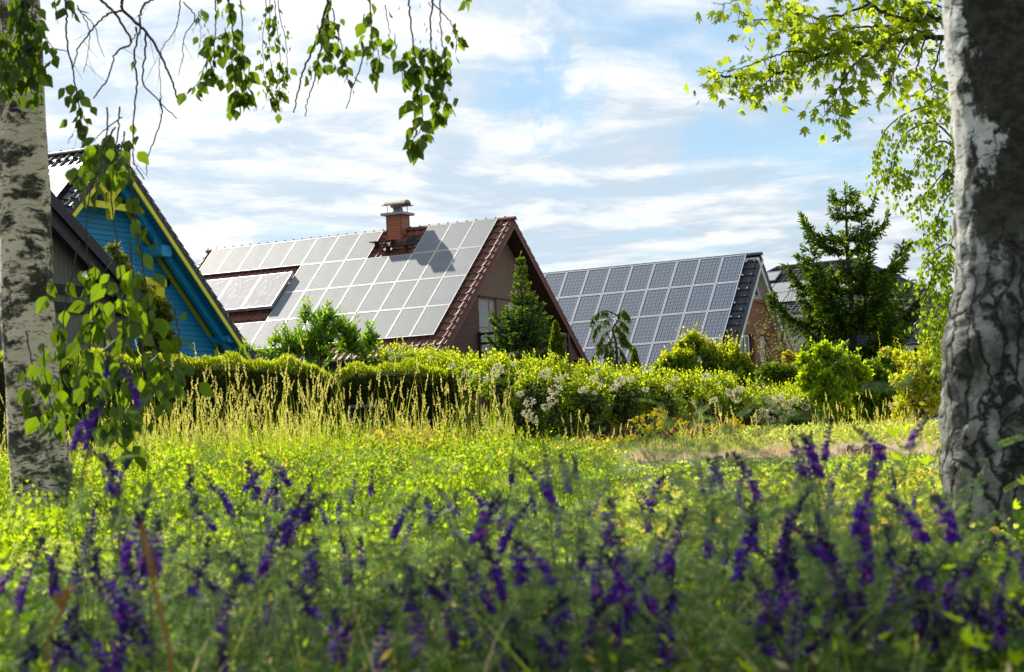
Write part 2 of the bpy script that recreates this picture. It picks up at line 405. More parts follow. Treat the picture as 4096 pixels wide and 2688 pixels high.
M['brick_tan'] = brick_mat('tan_brick', (.34, .16, .08), (.27, .115, .058), (.30, .17, .10), .26, .085, .008)

def tile_mat(name, c, rough=.32, var=.3, spec=.5):
    m, n = newmat(name); t = ocoord(n)
    wn = n.add('ShaderNodeTexWhiteNoise', {0: n.add('ShaderNodeVectorMath', {0: n.vmap(t, (3.4, 3.6, 3.6))}, operation='FLOOR').outputs[0]}).outputs[0]
    col = n.mixc(n.math('ADD', n.math('MULTIPLY', wn, .5), n.math('MULTIPLY', n.noise(t, 2.2, 6), .5)), tuple(x * (1 - var) for x in c), tuple(x * (1 + var) for x in c))
    col = n.mixc(n.math('MULTIPLY', n.smooth(n.noise(t, 9, 6, .7), .56, .72), .35), col, (.12, .11, .09))
    b = pbr(n, Base_Color=col, Roughness=n.math('ADD', rough, n.math('MULTIPLY', n.noise(t, 5, 4), .2))); n.put(b, 'Specular IOR Level', spec)
    n.put(b, 'Normal', bump(n, n.noise(t, 40, 4), .12, .01)); return m
M['tile_brown'] = tile_mat('brown_clay_tile', (.165, .066, .048), .46, .3, .25)
M['tile_black'] = tile_mat('black_glazed_tile', (.020, .020, .026), .26, .3, .5)
M['tile_blue'] = tile_mat('slate_blue_glazed_tile', (.026, .033, .055), .34, .3, .35)

def panel_mat(name, cell, line, w, h, nx, ny, rough, spec, diffr=.0, lw=.10):
    """silicon cells behind glass: pale bus bars, white dots where cell corners meet"""
    m, n = newmat(name); t = ocoord(n); s = n.add('ShaderNodeSeparateXYZ', {0: t})
    fx = n.math('FRACT', n.math('MULTIPLY', s.outputs[0], nx / w)); fy = n.math('FRACT', n.math('MULTIPLY', s.outputs[1], ny / h))
    dx = n.math('ABSOLUTE', n.math('SUBTRACT', fx, .5)); dy = n.math('ABSOLUTE', n.math('SUBTRACT', fy, .5))
    edge = n.math('MAXIMUM', n.math('GREATER_THAN', dx, .5 - .022), n.math('GREATER_THAN', dy, .5 - .022))
    diam = n.math('GREATER_THAN', n.math('ADD', dx, dy), .86)
    b3 = n.math('ABSOLUTE', n.math('SUBTRACT', n.math('FRACT', n.math('MULTIPLY', fx, 2.0)), .5))
    bus = n.math('MULTIPLY', n.math('LESS_THAN', b3, lw), .75)
    f = n.math('MAXIMUM', n.math('MAXIMUM', n.math('MULTIPLY', edge, .5), diam), bus, clamp=True)
    oi = n.add('ShaderNodeObjectInfo').outputs['Random']
    cc = n.mixc(oi, tuple(x * .88 for x in cell), tuple(x * 1.12 for x in cell))
    cc = n.mixc(n.smooth(n.noise(t, 1.2, 5), .3, .75), cc, tuple(x * 1.25 for x in cell))
    b = pbr(n, Base_Color=n.mixc(f, cc, line), Roughness=n.math('ADD', rough, n.math('MULTIPLY', n.noise(t, 3, 4), .08)))
    n.put(b, 'Specular IOR Level', spec); return m
M['pv_grey'] = panel_mat('solar_cells_under_dusty_glass', (.155, .172, .20), (.29, .31, .33), .963, 1.62, 6, 10, .50, .15)
M['pv_blue'] = panel_mat('blue_solar_cells', (.032, .068, .135), (.50, .56, .64), 1.01, 1.425, 6, 8, .45, .28)
M['pv_sky_pale'] = panel_mat('solar_cells_with_sky_sheen', (.24, .25, .28), (.45, .46, .48), 1.0, 1.6, 6, 10, .55, .12)  # pale cell colour stands in for sky reflected in the glass
M['alu'] = plain('aluminium_frame', (.52, .53, .54), .35, .06, 8, .6, .5, 0)
M['alu_white'] = plain('pale_frame', (.85, .86, .87), .4, .05, 8, .2, .5, 0)
M['steel'] = plain('dark_steel', (.06, .055, .05), .5, .2, 8, .5)
def collector_mat():
    m, n = newmat('collector_prismatic_glass'); t = ocoord(n)
    h = n.noise(n.vmap(t, (1.0, .55, 1)), 6, 3, .5, 1.2)
    col = n.mixc(n.smooth(h, .52, .66), (.24, .24, .28), (.44, .44, .49))
    b = pbr(n, Base_Color=col, Roughness=.55); n.put(b, 'Specular IOR Level', .12)
    n.put(b, 'Normal', bump(n, h, .15, .03)); return m
M['collector'] = collector_mat()
M['cap'] = plain('zinc_sheet', (.30, .34, .36), .45, .1, 5, .4)
M['copper'] = plain('bare_metal_cowl', (.40, .34, .26), .28, .25, 7, .8, .6)
def lines_mat(name, c, axis, pitch, width, dark, rough=.5, var=.12, ramp_dark=.5):
    """boards or plates: a dark joint every pitch along one axis"""
    m, n = newmat(name); t = ocoord(n); s = n.add('ShaderNodeSeparateXYZ', {0: t})
    f = n.math('FRACT', n.math('DIVIDE', s.outputs[axis], pitch))
    j = n.math('LESS_THAN', f, width / pitch)
    fl = n.math('FLOOR', n.math('DIVIDE', s.outputs[axis], pitch))
    wn = n.add('ShaderNodeTexWhiteNoise', {0: n.add('ShaderNodeCombineXYZ', {0: fl}).outputs[0]}).outputs[0]
    sc = [2.0, 2.0, 2.0]; sc[axis] = 20.0
    v = n.math('ADD', n.math('MULTIPLY', wn, .5), n.math('MULTIPLY', n.noise(n.vmap(t, tuple(sc)), 1.5, 5), .5))
    col = n.mixc(v, tuple(x * (1 - var) for x in c), tuple(x * (1 + var) for x in c))
    col = n.mixc(j, col, dark)
    b = pbr(n, Base_Color=col, Roughness=rough)
    n.put(b, 'Normal', bump(n, n.math('MULTIPLY', n.smooth(f, 0, width / pitch * 2), 1.0), .5, .015)); return m
M['chimney'] = lines_mat('terracotta_chimney_plates', (.44, .130, .062), 2, .205, .012, (.12, .035, .02), .5)
M['clad_brown'] = lines_mat('brown_vertical_battens', (.26, .165, .11), 1, .105, .022, (.07, .045, .03), .6)
M['clad_white'] = lines_mat('cream_soffit_boards', (.70, .68, .60), 1, .12, .010, (.38, .36, .30), .55)
M['slat_brown'] = lines_mat('dark_brown_slats', (.16, .085, .06), 2, .085, .018, (.03, .018, .012), .6)
M['soffit_brown'] = plain('dark_brown_soffit', (.062, .034, .028), .7, .15)
M['fascia_red'] = plain('red_brown_bargeboard', (.19, .060, .045), .45, .12)
M['wood_tan'] = plain('light_timber', (.42, .26, .15), .5, .12)
M['wood_dark'] = plain('dark_stained_timber', (.045, .024, .018), .5, .2)
M['shutter'] = lines_mat('grey_roller_shutter', (.52, .53, .54), 2, .052, .010, (.22, .22, .23), .5, .05)
M['shutter_white'] = lines_mat('white_roller_shutter', (.74, .75, .76), 2, .062, .012, (.38, .39, .41), .5, .04)
M['white'] = plain('white_paint', (.78, .78, .75), .45, .05)
M['cream'] = plain('cream_paint', (.68, .66, .54), .55, .06)
M['glass'] = plain('window_glass', (.03, .035, .04), .06, .1, 2, 0, .8, 0)
M['blue_board'] = lines_mat('blue_weatherboards', (.012, .28, .55), 2, .150, .014, (.004, .05, .11), .5, .10)
M['blue'] = plain('blue_paint', (.016, .32, .60), .45, .10, 4)
M['blue_soffit'] = lines_mat('blue_soffit_boards', (.010, .21, .40), 1, .125, .012, (.004, .045, .09), .55, .10)
M['yellow_paint'] = plain('yellow_paint', (.92, .86, .03), .45, .05, 4)
M['orange_wood'] = plain('varnished_window_frame', (.40, .15, .04), .35, .12)
M['dark_metal'] = plain('dark_plum_metal_trim', (.024, .019, .026), .42, .2, 6, .2)
M['black'] = plain('black_timber', (.008, .008, .009), .6, .2)
M['greige'] = lines_mat('grey_beige_boards', (.13, .125, .10), 1, .16, .008, (.25, .24, .2), .6, .06)
M['burgundy'] = lines_mat('burgundy_battens', (.17, .045, .05), 1, .11, .03, (.05, .015, .02), .55)
M['grey_wall'] = plain('pale_grey_render', (.50, .52, .55), .8, .05)
M['fence_grey'] = plain('grey_painted_metal', (.10, .12, .14), .45, .1, 5, .3)
M['galv'] = plain('galvanised_bars', (.34, .37, .40), .45, .1, 5, .5)

# ------------------------------------------------------------ houses
# local axes of a house: x along the ridge (0 at the near gable verge), y away from the camera side, z up; ridge line at y = 0
def tile_roof(side, x0, x1, length, s, zr, tw, cl, mat, roll=.045, ns=8, skirt=.14):
    nt = max(1, round((x1 - x0) / tw)); xs = np.linspace(x0, x1, nt * ns + 1)
    t = (np.arange(nt * ns + 1) % ns) / ns
    hp = roll * np.clip(np.cos(np.pi * (t - .5) / .42), 0, None) ** .8
    xs = np.concatenate([[x0], xs, [x1]]); hp = np.concatenate([[-skirt], hp, [-skirt]])
    nc = max(1, round(length / cl)); rows = []
    for c in range(nc):
        rows += [(c * length / nc, .006), ((c + 1) * length / nc + .012, .042)]
    rows = np.array(rows); nx = len(xs)
    d = rows[:, 0][:, None] + 0 * xs[None]
    h = np.where(hp[None] < -.1, hp[None], hp[None] + rows[:, 1][:, None])
    jit = rng.normal(0, .003, (len(rows), nx)); h = h + jit
    V = np.stack([xs[None] + 0 * d, side * (math.cos(s) * d + math.sin(s) * h), zr - math.sin(s) * d + math.cos(s) * h], -1).reshape(-1, 3)
    i, j = np.meshgrid(np.arange(len(rows) - 1), np.arange(nx - 1), indexing='ij')
    a = (i * nx + j).ravel(); F = np.stack([a, a + 1, a + nx + 1, a + nx], 1)
    if side > 0: F = F[:, ::-1]
    return V, F
def add_roof_slab(mb, side, x0, x1, length, s, zr, h0, h1, mat):
    """flat slab under the tiles, from offset h0 to h1 below the roof plane"""
    c, n = math.cos(s), math.sin(s); V = []
    for x in (x0, x1):
        for d in (-.0, length):
            for h in (h0, h1):
                V.append((x, side * (c * d + n * h), zr - n * d + c * h))
    mb.hexa(V, mat)
def ridge_caps(mb, x0, x1, zr, mat, r=.13, step=.40, clip=None, y=0.0):
    n = max(1, round((x1 - x0) / step)); L = (x1 - x0) / n
    for i in range(n):
        a = x0 + i * L; k = 8; V = []
        for (x, rr) in ((a, r * 1.08), (a + L + .03, r)):
            for j in range(k + 1):
                th = math.pi * j / k; V.append((x, y + rr * math.cos(th), zr + rr * math.sin(th) * .95 - .02))
        F = [(j, j + 1, k + 2 + j, k + 1 + j) for j in range(k)] + [tuple(range(k + 1)), tuple(range(2 * k + 1, k, -1))]
        mb.add(V, F, mat)
        if clip: mb.box((a + .0, y - .02, zr + r * .8), (a + .045, y + .02, zr + r + .012), clip)
def gable_wall(mb, x0, x1, zlo, zr, s, hwmax, holes, mat, ztop=None):
    hw = lambda z: min(hwmax, max(0.0, (zr - z) / math.tan(s)))
    zt = ztop if ztop is not None else zr
    zs = sorted({zlo, zt, zr - hwmax * math.tan(s), *[z for h in holes for z in h[2:4]]}); zs = [z for z in zs if zlo <= z <= zt]
    for a, b in zip(zs[:-1], zs[1:]):
        if b - a < 1e-4: continue
        cuts = sorted([(h[0], h[1]) for h in holes if h[2] <= a + 1e-5 and h[3] >= b - 1e-5])
        edges = [None]
        for c in cuts: edges += [c[0], c[1]]
        edges.append(None)
        for l, r_ in zip(edges[0::2], edges[1::2]):
            la, lb = (-hw(a), -hw(b)) if l is None else (max(l, -hw(a)), max(l, -hw(b)))
            ra, rb = (hw(a), hw(b)) if r_ is None else (min(r_, hw(a)), min(r_, hw(b)))
            if ra - la < 1e-4 and rb - lb < 1e-4: continue
            mb.prism([(la, a), (ra, a), (max(rb, lb), b), (lb, b)], 0, x0, x1, mat)
def quad_panel(name, w, h, t, mframe, mglass, fw=.022):
    """framed panel; local origin at its lower left corner, x along the ridge, y up the slope"""
    mb = MB()
    mb.box((0, 0, 0), (w, fw, t), mframe); mb.box((0, h - fw, 0), (w, h, t), mframe)
    mb.box((0, fw, 0), (fw, h - fw, t), mframe); mb.box((w - fw, fw, 0), (w, h - fw, t), mframe)
    mb.box((fw, fw, t * .3), (w - fw, h - fw, t - .006), mglass)
    return mb.mesh(name)
def on_slope(o, x, d, s, zr, off):
    """lay object o (origin lower left) with its lower left corner at ridge distance d on the camera-side slope"""
    o.location = (x, -(math.cos(s) * d + math.sin(s) * off), zr - math.sin(s) * d + math.cos(s) * off)
    o.rotation_euler = (s, 0, 0)
def window(root, y0, y1, z0, z1, xf, mframe, mfill, name='window', fw=.07, bars=(), fill='pane', depth=.05):
    f = MB()
    f.box((xf - depth, y0, z0), (xf, y0 + fw, z1), mframe); f.box((xf - depth, y1 - fw, z0), (xf, y1, z1), mframe)
    f.box((xf - depth, y0 + fw, z0), (xf, y1 - fw, z0 + fw), mframe); f.box((xf - depth, y0 + fw, z1 - fw), (xf, y1 - fw, z1), mframe)
    for ax, p, wd in bars:
        if ax == 'y': f.box((xf - depth, p - wd / 2, z0 + fw), (xf - .003, p + wd / 2, z1 - fw), mframe)
        else: f.box((xf - depth, y0 + fw, p - wd / 2), (xf - .006, y1 - fw, p + wd / 2), mframe)
    o = f.build(name, root)
    p = MB(); p.box((xf - depth * .7, y0 + fw - .004, z0 + fw - .004), (xf - depth * .5, y1 - fw + .004, z1 - fw + .004), mfill); p.build(fill, o)
    return o

# ---- brown house with the grey panels
def brown_house():
    A = Vector((.237, 85.555, 10.725)); th, s = R(29.06), R(42.6); gl = gz(A.x, A.y); zr = A.z - gl; L = 13.46
    root = empty('brown_house', (A.x, A.y, gl), -th)
    tag(root, 'brown tiled gable house with grey solar panels, three solar collectors and a terracotta chimney', 'house')
    slope_len = 7.35; hw = slope_len * math.cos(s)
    zr0 = zr - .06
    rf = MB()
    for side in (-1, 1):
        V, F = tile_roof(side, -L, 0, slope_len, s, zr0, .29, .385, M['tile_brown']); rf.V.append(V); rf.G.setdefault((M['tile_brown'], 4), []).extend((F + rf.n).tolist()); rf.n += len(V)
    roof = rf.build('roof', root)
    rc = MB(); ridge_caps(rc, -L, .02, zr0, M['tile_brown'], clip=M['soffit_brown']); rc.build('ridge_cap', roof)
    sb = MB()
    for side in (-1, 1): add_roof_slab(sb, side, -L + .05, -.03, slope_len - .05, s, zr0, -.13, -.22, M['soffit_brown'])
    sb.build('soffit', roof)
    for side in (-1, 1):
        for a, b in ((-.028, .004), (-L - .004, -L + .048)):
            bb = MB(); add_roof_slab(bb, side, a, b, slope_len, s, zr0, -.14, -.24, M['fascia_red']); bb.build('bargeboard', roof)
    for side in (-1, 1):
        gt = MB(); gt.tube([(-L - .05, side * (hw + .03), zr0 - slope_len * math.sin(s) - .05), (.03, side * (hw + .03), zr0 - slope_len * math.sin(s) - .05)], .07, M['soffit_brown'], 8); gt.build('gutter', roof)
    X = -.62; hi = zr0 - .42
    hwall = 5.0
    zb = zr - 2.85
    wl = MB()
    holes = [(-1.70, -.49, zr - 5.35, zb), (.33, 1.55, zr - 5.35, zb - .0)]
    gable_wall(wl, X - .30, X, 0, hi, s, hwall, holes, M['brick_dark'], ztop=zb)
    gable_wall(wl, -L + .5, -L + .8, 0, hi, s, hwall, [], M['brick_dark'])
    wl.box((-L + .8, -hwall, 0), (X - .3, -hwall + .3, hi - hwall * math.tan(s)), M['brick_dark'])
    wl.box((-L + .8, hwall - .3, 0), (X - .3, hwall, hi - hwall * math.tan(s)), M['brick_dark'])
    wl.build('wall', root)
    cl = MB(); gable_wall(cl, X - .26, X + .055, zb, hi + .02, s, 9, [], M['clad_brown'])
    cl.box((X + .004, -.49, zr - 5.35), (X + .05, .33, zb - .012), M['clad_brown'])
    cl.build('cladding', root)
    tr = MB(); tr.box((X + .004, -1.74, zb - .05), (X + .075, 2.6, zb - .004), M['wood_dark']); tr.build('trim_board', root)
    window(root, -1.70, -.49, zr - 5.35, zb - .05, X - .02, M['wood_tan'], M['shutter'], bars=[('y', -.89, .055), ('z', zr - 3.94, .05)], fill='roller_shutter')
    window(root, .33, 1.55, zr - 5.35, zb - .05, X - .02, M['wood_tan'], M['shutter_white'], bars=[('y', .95, .05)], fill='roller_shutter')
    bl = MB()
    for x, y in ((X + .06, -1.96), (1.05, -1.96), (1.05, 1.6)): bl.box((x, y, zr - 5.6), (x + .10, y + .10, zr - 4.15), M['wood_dark'])
    for z in (4.19, 4.52, 4.85, 5.18):
        bl.box((X + .162, -1.935, zr - z - .09), (1.048, -1.885, zr - z), M['wood_dark']); bl.box((1.075, -1.858, zr - z - .09), (1.125, 1.598, zr - z), M['wood_dark'])
    bl.box((X + .02, -2.0, zr - 5.75), (1.2, 1.75, zr - 5.602), M['wood_dark'])
    bl.build('balcony', root)
    pc = MB()
    pc.box((-.20, 1.6, zr - 4.06), (-.08, 4.02, zr - 3.95), M['wood_tan']); pc.box((-.19, 3.78, 0), (-.07, 3.90, zr - 4.062), M['wood_tan'])
    pc.box((-.40, 3.50, 0), (-.22, 3.66, zr - 4.0), M['wood_dark'])
    pc.build('porch_frame', root)
    sl = MB(); zb2 = zr - 4.86
    sl.prism([(3.91, zb2), (5.02, zb2), (3.91, zr - 4.02)], 0, -.16, -.12, M['slat_brown'])
    sl.box((-L + .3, 4.0, zb2 - .05), (-.10, hw - .02, zb2 - .004), M['slat_brown'])
    sl.build('eave_boarding', root)
    # solar panels: 13 columns, four rows, gaps for chimney, skylight and collectors
    pw, ph = .963, 1.62; O = Vector((-.577, 0, 0)); me = quad_panel('solar_panel', pw - .018, ph - .022, .042, M['alu'], M['pv_grey'])
    for row in range(4):
        for col in range(13):
            if row == 0 and col in (8, 9): continue
            if row in (1, 2) and col < 5: continue
            o = link('solar_panel', me, root); on_slope(o, O.x - (13 - col) * pw, .08 + (row + 1) * ph, s, zr, .05 if row else .055)
    mc = quad_panel('solar_collector', 1.335, 1.98, .13, M['alu'], M['collector'], .045)
    for k in range(3):
        o = link('solar_collector', mc, root); on_slope(o, O.x - 7.74 - (k + 1) * 1.345, 4.25, s, zr, .10)
        if k == 0: o['label'] = 'solar collector beside the grey panels, rightmost of three'
    for row in range(4):
        for q in (.25, .75):
            d = .08 + (row + q) * ph
            y, z = -(math.cos(s) * d + math.sin(s) * .05), zr - math.sin(s) * d + math.cos(s) * .05
            cp = MB(); cp.box((O.x - .005, y - .03, z - .03), (O.x + .05, y + .03, z + .03), M['steel']); cp.build('panel_clamp', root)
    # chimney
    cxr = O.x - 3.865; yc = -.45; cz0 = zr - .95; cz1 = zr + .50
    cb = MB(); cb.box((cxr - .625, yc, cz0), (cxr, yc + .57, cz1), M['chimney'])
    for (x, y) in ((cxr - .635, yc - .01), (cxr - .03, yc - .01), (cxr - .03, yc + .54)):
        cb.box((x, y, cz0 - .0), (x + .04, y + .04, cz1 - .002), M['fascia_red'])
    for i in range(1, 5):
        cb.box((cxr - .59, yc - .008, cz1 - i * .205), (cxr - .04, yc - .0005, cz1 - i * .205 + .014), M['fascia_red'])
    ch = cb.build('chimney', roof)
    q = MB(); q.box((cxr - .78, yc - .15, cz1), (cxr + .15, yc + .72, cz1 + .09), M['cap']); q.build('chimney_cap', ch)
    k = 14; V = []
    for z, rr in ((cz1 + .09, .235), (cz1 + .32, .17)):
        for i in range(k): V.append((cxr - .31 + rr * math.cos(2 * math.pi * i / k), yc + .285 + rr * math.sin(2 * math.pi * i / k), z))
    q = MB(); q.add(V, [(i, (i + 1) % k, k + (i + 1) % k, k + i) for i in range(k)] + [tuple(range(k, 2 * k))], M['cap']); q.build('flue_collar', ch, True)
    q = MB(); cyl = []
    prof = [(-.44, .36), (-.24, .37)] + [(-.24 + .24 * (1 - math.cos(math.pi * i / 10)), .37 + .17 * math.sin(math.pi * i / 10)) for i in range(1, 10)] + [(.24, .37), (.44, .36)]
    n = len(prof); V = []
    for x in (cxr - .76, cxr + .13):
        for dz in (0, .012):
            for (y, z) in prof: V.append((x, yc + .285 + y, cz1 + z + dz))
    F = []
    for i in range(n - 1):
        F += [(i, i + 1, 2 * n + i + 1, 2 * n + i), (n + i, 3 * n + i, 3 * n + i + 1, n + i + 1), (i, n + i, n + i + 1, i + 1), (2 * n + i, 2 * n + i + 1, 3 * n + i + 1, 3 * n + i)]
    q.add(V, F, M['copper'])
    q.build('cowl', ch)
    for x in (cxr - .56, cxr - .08):
        for y in (-.02, .59):
            q = MB(); q.tube([(x, yc + y, cz1 + .09), (x, yc + y, cz1 + .37)], .013, M['steel'], 6); q.build('cowl_leg', ch)
    # skylight and roof steps
    o = quad_panel('skylight', .50, .50, .07, M['soffit_brown'], M['glass'], .04); o = link('skylight', o, roof); on_slope(o, O.x - 3.58, 1.03, s, zr0, .05)
    for (x0, x1, d) in ((-4.95, -3.85, .92), (-4.30, -3.12, 1.30)):
        st = MB(); y, z = -(math.cos(s) * d), zr0 - math.sin(s) * d
        st.box((O.x + x0, y - .26, z + .20), (O.x + x1, y - .02, z + .225), M['soffit_brown'])
        for i in range(10): st.box((O.x + x0 + i * .115, y - .275, z + .185), (O.x + x0 + i * .115 + .03, y - .262, z + .235), M['soffit_brown'])
        for xx in (x0 + .18, x1 - .22): st.prism([(y - .22, z + .20), (y - .02, z + .20), (y + .10, z + .03), (y - .12, z - .12)], 0, O.x + xx, O.x + xx + .05, M['soffit_brown'])
        st.build('roof_step', roof)
    return root
brown_house()

# ---- brick house with the blue panels
def brick_house():
    A = Vector((9.927, 94.9, 10.095)); th, s = R(29.74), R(53.2); gl = gz(A.x, A.y); zr = A.z - gl; L = 12.0
    root = empty('brick_house', (A.x, A.y, gl), -th)
    tag(root, 'tan brick gable house with blue solar panels over its steep dark roof', 'house')
    sl = 7.6; zr0 = zr - .06
    rf = MB()
    for side in (-1, 1):
        V, F = tile_roof(side, -L, 0, sl, s, zr0, .27, .36, M['tile_blue'], skirt=.22); rf.V.append(V); rf.G.setdefault((M['tile_blue'], 4), []).extend((F + rf.n).tolist()); rf.n += len(V)
    roof = rf.build('roof', root)
    rc = MB(); ridge_caps(rc, -L, .02, zr0, M['tile_blue']); rc.build('ridge_cap', roof)
    sb = MB()
    for side in (-1, 1): add_roof_slab(sb, side, -L + .05, -.045, sl, s, zr0, -.20, -.28, M['clad_white'])
    sb.build('soffit', roof)
    for side in (-1, 1):
        bb = MB(); add_roof_slab(bb, side, -.043, .006, sl, s, zr0, -.222, -.36, M['white']); bb.build('bargeboard', roof)
    X = -.34; hi = zr0 - .42
    wl = MB()
    zs = zr - 1.82
    holes = [(-1.62, -.22, zr - 4.6, zr - 3.22), (.30, 1.28, zr - 5.6, zr - 3.20)]
    gable_wall(wl, X - .30, X, 0, hi, s, 4.4, holes, M['brick_tan'], ztop=zs)
    gable_wall(wl, -L + .5, -L + .8, 0, hi, s, 4.4, [], M['brick_tan'])
    wl.box((-L + .8, -4.4, 0), (X - .3, -4.1, hi - 4.4 * math.tan(s)), M['brick_tan']); wl.box((-L + .8, 4.1, 0), (X - .3, 4.4, hi - 4.4 * math.tan(s)), M['brick_tan'])
    wl.build('wall', root)
    le = MB(); le.box((X + .003, -.98, zs - .10), (X + .05, .98, zs + .035), M['brick_tan']); le.build('brick_sill', root)
    # glazed gable triangle
    hw = lambda z: (hi - z) / math.tan(s)
    g = MB(); z0 = zs + .036
    gable_wall(g, X - .12, X - .06, z0, hi, s, 9, [], M['white']); fr = g.build('window', root)
    for sg in (-1, 1):
        q = MB(); V = [(sg * .09, z0 + .12), (sg * (hw(z0) - .42), z0 + .12), (sg * .09, z0 + .12 + (hw(z0) - .51) * math.tan(s))]
        q.prism(V, 0, X - .058, X - .045, M['glass']); q.build('pane', fr)
        q = MB()
        for a, b in ((0, 1), (1, 2), (2, 0)): q.tube([(X - .045, *V[a]), (X - .045, *V[b])], .03, M['white'], 4)
        q.build('frame', fr)
    window(root, -1.60, -.62, zr - 4.6, zr - 3.24, X - .06, M['white'], M['glass'], bars=[('y', -1.02, .09)], fw=.08)
    q = MB(); q.box((X - .28, -.62, zr - 4.6), (X - .13, -.24, zr - 3.24), M['wood_dark']); q.build('window_reveal', root)
    window(root, .30, 1.0, zr - 5.6, zr - 3.22, X - .10, M['white'], M['shutter_white'], fill='roller_shutter', fw=.03, name='balcony_door')
    q = MB(); q.box((X - .28, 1.002, zr - 5.6), (X - .16, 1.27, zr - 3.22), M['wood_dark']); q.build('door_reveal', root)
    ra = MB()
    for z in (4.27, 5.25): ra.box((X + .05, .15, zr - z - .035), (X + .09, 1.5, zr - z), M['galv'])
    for i in range(14): ra.box((X + .06, .17 + i * .06, zr - 5.248), (X + .08, .185 + i * .06, zr - 4.307), M['galv'])
    for i in range(7): ra.box((X + .056, .17, zr - 5.10 + i * .12), (X + .059, .97, zr - 5.088 + i * .12), M['galv'])
    ra.box((X + .004, .15, zr - 5.4), (X + .05, .19, zr - 4.2), M['galv']); ra.box((X + .004, 1.46, zr - 5.4), (X + .05, 1.5, zr - 4.2), M['galv'])
    ra.build('railing', root)
    pw, ph = 1.01, 1.425; me = quad_panel('solar_panel', pw - .03, ph - .03, .045, M['alu_white'], M['pv_blue'], .026)
    for row in range(5):
        for col in range(11):
            o = link('solar_panel', me, root); on_slope(o, -.536 - (col + 1) * pw, .06 + (row + 1) * ph, s, zr, .05)
    for row in range(4):
        for qd in (.25, .75):
            d = .06 + (row + qd) * ph; y, z = -(math.cos(s) * d + math.sin(s) * .05), zr - math.sin(s) * d + math.cos(s) * .05
            cp = MB(); cp.box((-.53, y - .03, z - .03), (-.46, y + .03, z + .03), M['alu_white']); cp.build('panel_clamp', root)
brick_house()

